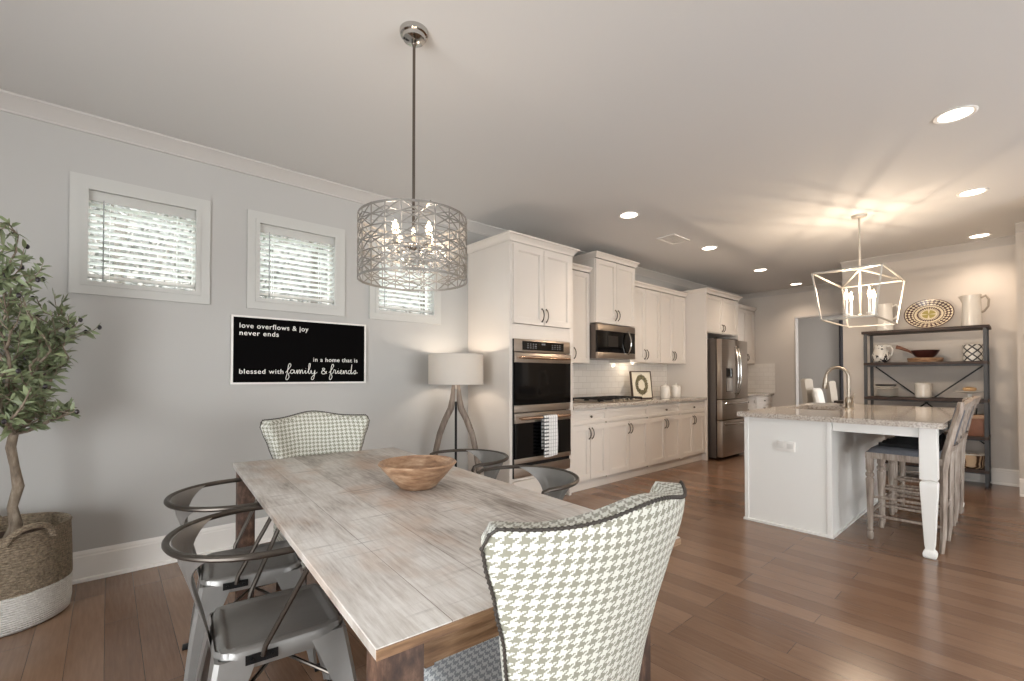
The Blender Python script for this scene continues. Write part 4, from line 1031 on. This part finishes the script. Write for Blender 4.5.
# metal chairs (local: sitter faces +x, origin on floor below the seat centre)
def make_metal_chair(label, loc, rz):
    t = thing('metal_armchair', label, 'chair', loc, rz, 'gunmetal armchairs around the dining table')
    S = .178
    def rs(u, v, h, z):
        # superellipse square map
        x, y = u*2-1, v*2-1
        k = 1 - .10*(abs(x)**6)*(abs(y)**6)
        return (x*h*k, y*h*k*(1-.06*(x > 0)*0), z)
    def F(u, v):
        x, y = abs(u*2-1), abs(v*2-1); m_ = max(x, y)
        z = .427 + (.004 if .80 < m_ < .90 else (0 if m_ >= .9 else -.004*(1-m_*.6))) - (.014 if m_ > .985 else 0)
        return rs(u, v, S, z)
    MB().slab(F, lambda u, v: rs(u, v, S*.985, .412), 40, 40).build('seat', M['gun'], t, smooth=60, bevel=0)
    b = MB(); n = 40   # skirt below the seat
    def skp(i, h, z, flare=0):
        a = 2*PI*i/n; c, s_ = math.cos(a), math.sin(a); q = max(abs(c), abs(s_)); r = h/q*(1-.12*(min(abs(c), abs(s_))/q)**8)
        return Vector((c*r, s_*r, z))
    rgs = []
    for h, z in ((S, .425), (S+.004, .415), (S+.004, .380), (S+.002, .373), (S-.006, .379)): rgs.append([b.bm.verts.new(skp(i, h, z)) for i in range(n)])
    for i in range(len(rgs)-1): b.bridge(rgs[i], rgs[i+1])
    b.build('skirt', M['gun'], t, smooth=40)
    b = MB()
    b.bar((-S*.8, -S*.8, .375), (S*.8, S*.8, .375), .02, .006).bar((-S*.8, S*.8, .37), (S*.8, -S*.8, .37), .02, .006)
    b.tube([(-.15, -.15, .25), (0, 0, .30), (.15, .15, .25)], .006, 8).tube([(-.15, .15, .25), (0, 0, .31), (.15, -.15, .25)], .006, 8)
    b.build('cross_brace', M['gun_tube'], t, smooth=0)
    for sx in (-1, 1):
        for sy in (-1, 1):
            # folded sheet leg: wide angle at the top, narrow at the foot
            b = MB(); rows = []
            for k in range(9):
                q = k/8; z = .41*(1-q) + .012*q; off = S + .002 + .052*q + .006*math.sin(PI*q); w = .085*(1-q)**1.3 + .026; th_ = .010
                ox, oy = sx*off, sy*off
                poly = [(ox, oy-sy*w), (ox, oy-sy*.012), (ox-sx*.012, oy), (ox-sx*w, oy), (ox-sx*w, oy-sy*th_), (ox-sx*.02, oy-sy*th_), (ox-sx*th_, oy-sy*.02), (ox-sx*th_, oy-sy*w)]
                rows.append([b.bm.verts.new((px, py, z)) for px, py in poly])
            for k in range(8): b.bridge(rows[k], rows[k+1])
            b._f(rows[0]); b._f(rows[-1][::-1])
            lg = b.build('leg', M['gun'], t, smooth=40)
            MB().box(sx*(S+.058)-.018, sx*(S+.058)+.012 if False else sx*(S+.058)+.018, sy*(S+.058)-.018, sy*(S+.058)+.018, 0, .014, bev=.003).build('rubber_foot', M['black'], lg)
    # hoop back and arms
    HZ = .722; RY_ = .268; CX = -.035; RX = .262
    def hoop(a, inset=0, z=HZ): return Vector((CX - (RX-inset)*math.cos(a), (RY_-inset)*math.sin(a), z))
    pts = [Vector((.065, -RY_+.012, HZ-.03)), Vector((.058, -RY_+.008, HZ-.008)), Vector((.03, -RY_+.003, HZ))]
    pts += [hoop(-PI/2 + PI*i/30) for i in range(31)]
    pts += [Vector((.03, RY_-.003, HZ)), Vector((.058, RY_-.008, HZ-.008)), Vector((.065, RY_-.012, HZ-.03))]
    MB().tube(pts, .0100, 10).build('hoop_rail', M['gun_tube'], t)
    for s in (-1, 1):
        MB().tube([(.065, s*(RY_-.012), HZ-.022), (.05, s*(RY_-.022), HZ-.07), (-.055, s*(S+.018), .435), (-.06, s*(S+.012), .405)], .0080, 8).build('arm_strut', M['gun_tube'], t)
        b = MB().box(-.105, -.02, s*(S+.005)-.003, s*(S+.005)+.003, .387, .413); 
        for xx in (-.09, -.035): b.cyl((xx, s*(S+.006), .40), (xx, s*(S+.013), .40), .005, n=8)
        b.build('bracket', M['black'], t, smooth=0)
    # pressed splat
    def spl(u, v, o):
        s_ = u*2-1
        wa = .76*(v**3.8) + .22                 # half-angle grows upward
        a = s_*min(wa, 1.12); top = hoop(a, .012+o, HZ+.002)
        bot = Vector((-S-.004+o*.6, s_*.055, .38))
        k = v**1.25
        p = bot.lerp(top, k); p.z = .38 + (HZ+.002-.38)*v
        if .32 < v < .86 and abs(s_) < .62: p.x -= .0035*(1 if o == 0 else 1)
        # concave sides
        return p
    MB().slab(lambda u, v: spl(u, v, 0), lambda u, v: spl(u, v, .003), 28, 24).build('splat', M['gun'], t, smooth=50)
    return t
dirv = TH
make_metal_chair('gunmetal metal armchair on the left of the table, nearest the camera', (.428, 1.675, 0), math.radians(-6))
make_metal_chair('gunmetal metal armchair on the left of the table, second from the camera', (.475, 2.25, 0), math.radians(-9))
make_metal_chair('gunmetal metal armchair on the right of the table, nearer the camera', (1.50, 1.66, 0), dirv+PI)
make_metal_chair('gunmetal metal armchair on the right of the table, nearer the floor lamp', (1.61, 2.31, 0), dirv+PI)

# upholstered host chairs (local: sitter faces +y, origin below the back)
def make_host_chair(label, loc, rz):
    t = thing('upholstered_chair', label, 'chair', loc, rz, 'houndstooth wing chairs at the table ends')
    def hw(z):
        ks = [(.30, .215), (.45, .20), (.60, .205), (.72, .226), (.82, .256), (.90, .284), (.94, .295), (.97, .297), (1.02, .292)]
        for (a, p), (b_, q) in zip(ks, ks[1:]):
            if z <= b_:
                k = max(0, (z-a)/(b_-a)); return p + (q-p)*(k*k*(3-2*k)*.4 + k*.6)
        return ks[-1][1]
    def ztop(s): return .958 + .034*math.exp(-(s/.42)**2) + .006*abs(s)**4 - .035*max(0, (abs(s)-.92)/.08)**2
    def surf(u, v, o):
        s = u*2-1; z = .30 + (ztop(s)-.30)*v
        # ease rows so the outline keeps its curve
        x = s*hw(z); k = max(0, (z-.45)/.55)
        y = -.16*k + .14*abs(s)**2.1*(.3+.7*k) + o
        return (x*(1-max(0, o)*2.6*abs(s)**3), y, z)
    def F(u, v):  # rear face
        e = min(1, 9*min(u, 1-u))*min(1, 12*(1-v)); return surf(u, v, -.004-.010*e**.5)
    def B(u, v):
        e = min(1, 7*min(u, 1-u))*min(1, 9*(1-v)); return surf(u, v, .045+.028*e**.5)
    MB().slab(F, B, 36, 40).build('backrest', M['fabric'], t, smooth=70, uv=True)
    pts = []
    for i in range(60): pts.append(Vector(surf(0, i/59, -.006)))
    for i in range(1, 60): pts.append(Vector(surf(i/60, 1, -.006))+Vector((0,0,.002)))
    for i in range(60): pts.append(Vector(surf(1, 1-i/59, -.006)))
    b = MB(); b.tube(pts, .0028, 8)
    # twisted beads along the braid
    acc = 0
    for a, c in zip(pts, pts[1:]):
        acc += (c-a).length
        if acc > .0095: b.ball(c, .0042, n=6); acc = 0
    b.build('braid_trim', M['nail'], t, smooth=60)
    # seat
    def SF(u, v):
        x = (u*2-1)*(.225+.03*v); y = .03 + .50*v; e = min(1, min(u, 1-u)*8)*min(1, (1-v)*8)
        return (x, y, .44+.045*e**.5)
    MB().slab(SF, lambda u, v: ((u*2-1)*(.225+.03*v), .03+.50*v, .40), 20, 20).build('seat_cushion', M['fabric_cool'], t, smooth=70, uv=True)
    MB().box(-.235, .235, .02, .50, .29, .402, bev=.012).build('seat_base', M['fabric'], t, uv=True)
    for sx in (-1, 1):
        MB().tube([(sx*.2, .47, .30), (sx*.2, .475, .0)], .02, 4, rs=[.026, .016]).build('leg', M['legwood'], t, smooth=0)
        MB().tube([(sx*.18, .03, .31), (sx*.185, .0, .15), (sx*.19, -.05, .0)], .02, 4, rs=[.026, .022, .016]).build('leg', M['legwood'], t, smooth=0)
    return t
make_host_chair('large houndstooth wing-back chair in the foreground, its back to the camera', (.767, .617, 0), math.radians(-3))
make_host_chair('cream patterned wing-back chair at the far end of the table by the wall', (.945, 2.80, 0), PI+math.radians(-3)).scale = (1.06, 1, 1.008)

# floor lamp
t = thing('floor_lamp', 'floor lamp with white drum shade and bent grey wood legs in the corner', 'floor lamp', (2.36, 3.44, 0))
b = MB().slab(lambda u, v: (.247*math.cos(2*PI*u), .247*math.sin(2*PI*u), 1.145+.27*v), lambda u, v: (.2455*math.cos(2*PI*u), .2455*math.sin(2*PI*u), 1.145+.27*v), 64, 2)
sh = b.build('lamp_shade', M['shade'], t)
b = MB()
for z in (1.147, 1.413): b.tube([(.247*math.cos(2*PI*i/64), .247*math.sin(2*PI*i/64), z) for i in range(64)], .003, 6, closed=True)
for a in (0, 2*PI/3, 4*PI/3): b.cyl((0, 0, 1.39), (.246*math.cos(a), .246*math.sin(a), 1.41), .002, n=6)
b.build('wire_ring', mat('shade_trim', (196, 190, 182), .7), sh)
ax = Vector((.75, -.66, 0)).normalized()    # legs spread across the corner
nrm = Vector((.66, .75, 0))
for d in (ax, -ax):
    pts = [(d*(.02)+Vector((0,0,1.15))), d*.03+Vector((0,0,1.02)), d*.045+Vector((0,0,.93)), d*.095+Vector((0,0,.83)), d*.145+Vector((0,0,.70)), d*.182+Vector((0,0,.54)), d*.205+Vector((0,0,.36)), d*.222+Vector((0,0,.18)), d*.232+Vector((0,0,0))]
    MB().tube(pts, .02, 10, rs=[.016, .026, .031, .029, .028, .027, .025, .023, .02]).build('leg', M['lampwood'], t)
pts = [nrm*.0+Vector((0,0,1.12)), nrm*.03+Vector((0,0,.94)), nrm*.09+Vector((0,0,.80)), nrm*.14+Vector((0,0,.55)), nrm*.17+Vector((0,0,.3)), nrm*.18+Vector((0,0,0))]
MB().cyl((0, 0, 0.0), (0, 0, .99), .011, n=12).lathe([(.0001, .014), (.05, .012), (.055, .004), (.055, 0)], n=24).build('pole', M['black'], t)
MB().cyl((0, 0, 1.10), (0, 0, 1.24), .012, n=12).build('socket', M['nickel'], t)
MB().ball((0, 0, 1.275), .03, (1, 1, 1.2), 14).build('bulb', mat('frosted_lamp_bulb', (255, 240, 220), .5, emit=6, emit_rgb=(255, 226, 190)), t)
L = bpy.data.lights.new('lamp_bulb', 'POINT'); L.energy = 5; L.color = (1, .86, .72); L.shadow_soft_size = .03
o = bpy.data.objects.new('lamp_bulb', L); COL.objects.link(o); o.location = (2.36, 3.44, 1.33)

# ------------------------------------------------------------------ wall sign
SXa, SXb, SZa, SZb = .648, 1.637, 1.161, 1.655
t = thing('wall_sign', 'black wall sign with white lettering love overflows and joy never ends', 'sign', (SXa, WY-.022, SZa))
w, h = SXb-SXa, SZb-SZa
MB().box(.012, w-.012, .004, .021, .012, h-.012).build('panel', M['blackpanel'], t, smooth=0)
b = MB()
for q in ((0, w, 0, .013), (0, w, h-.013, h), (0, .013, .013, h-.013), (w-.013, w, .013, h-.013)): b.box(q[0], q[1], -.004, .021, q[2], q[3])
b.build('frame', M['trim'], t, smooth=0)
def text(s, x, z, width, size):
    cu = bpy.data.curves.new('lettering', 'FONT'); cu.body = s; cu.size = size; cu.extrude = .0008; cu.offset = .0003; cu.space_character = 1.12
    o = bpy.data.objects.new('lettering', cu); COL.objects.link(o); cu.materials.append(M['white']); o.parent = t
    o.rotation_euler = (PI/2, 0, 0); o.location = (x, .002, z)
    bpy.context.view_layer.update()
    k = width/max(o.dimensions.x, 1e-4)
    me = bpy.data.meshes.new_from_object(o.evaluated_get(bpy.context.evaluated_depsgraph_get()))
    n = bpy.data.objects.new('lettering', me); COL.objects.link(n); n.parent = t; n.rotation_euler = o.rotation_euler; n.location = o.location; n.scale = (k, 1, 1)
    bpy.data.objects.remove(o)
text('love overflows & joy', .05*w, .822*h, .475*w, .050)
text('never ends', .05*w, .715*h, .26*w, .050)
text('in a home that is', .565*w, .350*h, .36*w, .046)
text('blessed with', .05*w, .155*h, .295*w, .048)
# handwritten words as strokes on a unit x-height grid
def script(word_strokes, x, z, sx, sz, r=.0024):
    b = MB()
    for st in word_strokes:
        P_ = [Vector((x+a*sx, .0005, z+c*sz)) for a, c in st]; out = []
        for i in range(len(P_)-1):
            p0, p1, p2, p3 = P_[max(i-1, 0)], P_[i], P_[i+1], P_[min(i+2, len(P_)-1)]
            for k in range(5):
                q = k/5; out.append(.5*((2*p1)+(p2-p0)*q+(2*p0-5*p1+4*p2-p3)*q*q+(3*p1-p0-3*p2+p3)*q**3))
        out.append(P_[-1]); b.tube(out, r, 6)
    return b
L_f = [(0,.3),(.35,1.0),(.75,2.1),(.6,2.6),(.4,2.0),(.25,.2),(.05,-1.2),(.25,-1.5),(.5,-.8),(.4,.0),(.7,.3)]
def sh_(l, dx): return [(a+dx, c) for a, c in l]
A = [(1.0,.9),(.65,1.0),(.5,.5),(.65,.05),(.95,.4),(1.05,.9),(1.05,.2),(1.3,.2)]
Mm = [(.0,.2),(.15,1.0),(.2,.0),(.4,.9),(.55,.9),(.55,.0),(.75,.9),(.9,.9),(.92,.1),(1.15,.3)]
I = [(0,.3),(.2,.9),(.2,.1),(.45,.3)]
Lc = [(0,.3),(.35,1.4),(.45,2.5),(.3,2.6),(.2,1.2),(.25,.1),(.5,.25)]
Yy = [(0,.3),(.1,.95),(.2,.1),(.5,.2),(.65,.95),(.6,.0),(.45,-1.3),(.2,-1.5),(.15,-1.0),(.6,-.1),(1.0,.4)]
Rr = [(0,.3),(.15,1.1),(.35,.9),(.35,.1),(.6,.3)]
Ee = [(0,.3),(.35,.6),(.35,1.0),(.15,.9),(.1,.2),(.35,.0),(.6,.35)]
Nn = [(0,.2),(.1,.95),(.15,.0),(.4,.9),(.55,.8),(.55,.1),(.8,.3)]
Dd = [(.5,.9),(.2,.9),(.1,.3),(.3,.0),(.55,.5),(.75,2.6),(.62,.3),(.75,.05),(1.0,.4)]
Ss = [(0,.3),(.3,1.0),(.45,.5),(.3,.0),(.1,.1),(.5,.2),(.75,.3)]
fam = [L_f, sh_(A, .2), sh_(Mm, 1.5), sh_(I, 2.65), [(2.88,1.35),(2.9,1.4)], sh_(Lc, 3.1), sh_(Yy, 3.6)]
fri = [L_f, sh_(Rr, .7), sh_(I, 1.3), [(1.53,1.35),(1.55,1.4)], sh_(Ee, 1.75), sh_(Nn, 2.35), sh_(Dd, 3.1), sh_(Ss, 4.1)]
amp = [[(1.2,.1),(.3,1.5),(.5,1.9),(.75,1.5),(.1,.7),(.3,.0),(.8,.1),(1.15,.9)]]
script(fam, .362*w, .155*h, .235*w/4.6, .030).build('script_word', M['white'], t)
script(amp, .628*w, .155*h, .045*w/1.2, .024, .0028).build('script_word', M['white'], t)
script(fri, .690*w, .155*h, .238*w/4.85, .030).build('script_word', M['white'], t)

# ------------------------------------------------------------------ olive tree in its basket
BC = Vector((-.385, 3.415, 0))
t = thing('seagrass_basket', 'large round seagrass basket with white lower band, holding the olive tree', 'basket', BC)
MB().lathe([(.0001, 0), (.222, 0), (.245, .012), (.252, .06), (.254, .20), (.25, .36), (.246, .45), (.250, .458), (.246, .466), (.236, .46), (.232, .36), (.236, .06), (.0001, .04)], n=64).build('body', M['basket'], t, smooth=60)
for a in (math.radians(-62), math.radians(118)):
    d = Vector((math.cos(a), math.sin(a), 0)); s_ = Vector((-d.y, d.x, 0)); pts = []
    for i in range(13):
        q = -1+2*i/12; rr_ = .252+.012*(1-q*q); aa = a + q*.36
        pts.append(Vector((rr_*math.cos(aa), rr_*math.sin(aa), .425+.075*(1-q*q)**.6)))
    MB().tube(pts, .014, 8).build('handle', M['basket'], t)
t = thing('olive_tree', 'small olive tree with grey trunk and black olives, standing in the basket', 'tree', BC)
rnd = random.Random(11)
MB().lathe([(.0001, .42), (.08, .415), (.20, .395), (.231, .38)], n=40).build('soil', M['soil'], t)
b = MB()
trunk = [Vector((.03,-.02,.40)), Vector((.045,-.02,.47)), Vector((.03,-.01,.56)), Vector((.05,-.01,.66)), Vector((.035,0,.76)), Vector((.02,0,.86)), Vector((.03,0,.93))]
b.tube(trunk, .02, 10, rs=[.036, .026, .02, .023, .018, .02, .019])
segs = []
def grow(p, d, L, r, depth):
    lim = rnd.choice((.16, .2, .24, .28, .37)); zl = rnd.uniform(1.68, 2.0); pts = [p]; n = max(4, int(L/.05)); cur = p.copy(); dd = d.normalized()
    for i in range(n):
        dd = (dd + Vector((rnd.gauss(0,.13), rnd.gauss(0,.13), rnd.gauss(.05,.08)))).normalized(); cur = cur + dd*(L/n)
        rad = math.hypot(cur.x, cur.y)
        if rad > lim: cur.x *= lim/rad; cur.y *= lim/rad
        cur.y = min(cur.y, .24)
        if cur.z > zl: cur.z = zl - rnd.random()*.05; dd.z = -.2
        pts.append(cur.copy())
    b.tube(pts, r, 6, rs=[r*(1-.6*i/n) for i in range(n+1)])
    segs.append(pts)
    if depth > 0:
        for k in range(3 if depth > 1 else 4):
            i = rnd.randint(max(1, n//3), n); a = rnd.uniform(0, 2*PI)
            o_ = Vector((math.cos(a), math.sin(a), rnd.uniform(.0, .9)))
            grow(pts[i], (dd*.5+o_).normalized(), L*rnd.uniform(.5, .72), r*.5, depth-1)
for a, el, L in ((-.6, .35, .34), (-1.5, .3, .30), (2.2, .5, .3), (2.8, 1.3, .55), (.2, 1.5, .52), (-1.2, 1.2, .45), (1.4, 2.2, .66), (-.9, 3.0, .60), (-2.2, 2.2, .62), (-.5, 2.6, .75), (4.2, 1.0, .4), (.5, .7, .42)):
    grow(trunk[-1], Vector((math.cos(a), math.sin(a), el)), L, .013, 2)
b.build('trunk', M['bark'], t, smooth=60)
f = MB(); ol = []
def leaf(p, d, s):
    d = d.normalized(); side = d.cross(Vector((rnd.gauss(0,1), rnd.gauss(0,1), rnd.gauss(0,1)))).normalized(); up = side.cross(d)
    w_ = s*.13; rows = []
    for q, ww in ((0, .15), (.3, 1), (.65, .85), (1, .05)):
        c = p + d*(s*q) - Vector((0,0,1))*(.18*s*q*q)
        rows.append([f.bm.verts.new(c - side*w_*ww + up*w_*.35*ww), f.bm.verts.new(c), f.bm.verts.new(c + side*w_*ww + up*w_*.35*ww)])
    for i in range(3):
        for j in range(2): f._f([rows[i][j], rows[i][j+1], rows[i+1][j+1], rows[i+1][j]])
cnt = 0
for pts in segs:
    n = len(pts)
    for i in range(1, n):
        if pts[i].z < .95 and math.hypot(pts[i].x, pts[i].y) < .12: continue
        ax_ = (pts[i]-pts[i-1]).normalized()
        for k in range(3):
            q = rnd.random(); p = pts[i-1].lerp(pts[i], q); o_ = Vector((rnd.gauss(0,1), rnd.gauss(0,1), rnd.gauss(0,1))).normalized()
            leaf(p, ax_*.8+o_*.8, rnd.uniform(.042, .074)); cnt += 1
    if rnd.random() < .22: ol.append(pts[-1])
f.build('foliage', M['leaf'], t, smooth=60)
for p in ol[:46]:
    MB().ball(p+Vector((0,0,-.008)), .0095, (1, 1, 1.35), 8).build('olive', M['olive'], t)
print('leaves', cnt, 'segs', len(segs), 'olives', len(ol))

# ================================================================== DINING ROOM BEYOND
def parsons(label, loc, rz):
    t = thing('parsons_chair', label, 'chair', loc, rz, 'cream chairs in the room beyond')
    def bk(u, v, o): s = u*2-1; z = .30+.72*v; return (s*.23, o-.10*max(0, z-.45), z - .03*abs(s)**4*(v > .8))
    MB().slab(lambda u, v: bk(u, v, -.03), lambda u, v: bk(u, v, .04), 12, 14).build('backrest', M['cream'], t, smooth=60)
    MB().box(-.24, .24, .0, .48, .34, .48, bev=.02).build('seat', M['cream'], t)
    for sx in (-.2, .2):
        for sy in (.03, .44): MB().tube([(sx, sy, .35), (sx, sy, 0)], .02, 4, rs=[.024, .016]).build('leg', M['legwood'], t, smooth=0)
    return t
parsons('cream upholstered chair in the dining room beyond the opening', (9.85, 2.74, 0), PI).scale = (1, 1, 1.15)
parsons('cream upholstered chair deeper in the far dining room, behind the cushioned one', (10.9, 2.62, 0), PI).scale = (1, 1, 1.1)
def cus(u, v, s): x = (u*2-1)*.2; z = (v*2-1)*.2; e = max(0, (1-(u*2-1)**4)*(1-(v*2-1)**4)); return (x, s*.06*e**.5, z)
o = MB().slab(lambda u, v: cus(u, v, -1), lambda u, v: cus(u, v, 1), 14, 14).build('white_cushion', M['white'], smooth=60, loc=(9.85, 2.60, .80))
o.rotation_euler = (math.radians(-10), 0, 0); tag(o, 'white cushion propped against the cream chair in the room beyond', 'cushion')
t = thing('dark_table', 'dark dining table glimpsed through the far opening', 'table', (11.1, 2.1, 0))
MB().box(-.9, .9, -.45, .35, .72, .76, bev=.004).build('tabletop', M['legwood'], t)
for sx in (-.8, .8):
    for sy in (-.38, .28): MB().box(sx-.04, sx+.04, sy-.04, sy+.04, 0, .72).build('leg', M['legwood'], t, smooth=0)
b = MB().slab(lambda u, v: (12.30+.03*math.sin(u*26), 2.35+.50*u, .02+2.45*v), lambda u, v: (12.308+.03*math.sin(u*26), 2.35+.50*u, .02+2.45*v), 40, 2)
tag(b.build('curtain', M['curtain'], smooth=60), 'dark grey curtain hanging in the room beyond the opening', 'curtain')
t = thing('wall_sconce', 'small dark wall fitting just inside the far opening', 'wall lamp', (9.6, WY-.02, 1.35))
t.location = (9.25, 2.87, 1.36)
MB().box(0, .02, -.03, .03, -.06, .06, bev=.003).build('back_plate', M['black'], t)
MB().tube([(.02, 0, .02), (.06, -.03, .04), (.08, -.07, .03)], .009, 8).ball((.08, -.08, .03), .02).build('arm', M['black'], t)
L = bpy.data.lights.new('dining_daylight', 'AREA'); L.shape = 'RECTANGLE'; L.size = 1.6; L.size_y = 1.6; L.energy = 60; L.color = (1, .96, .92)  # added fill lamp brightening the room beyond, no window behind it
o = bpy.data.objects.new('dining_daylight', L); COL.objects.link(o); o.location = (10.9, .0, 1.5); o.rotation_euler = (PI/2, 0, 0)
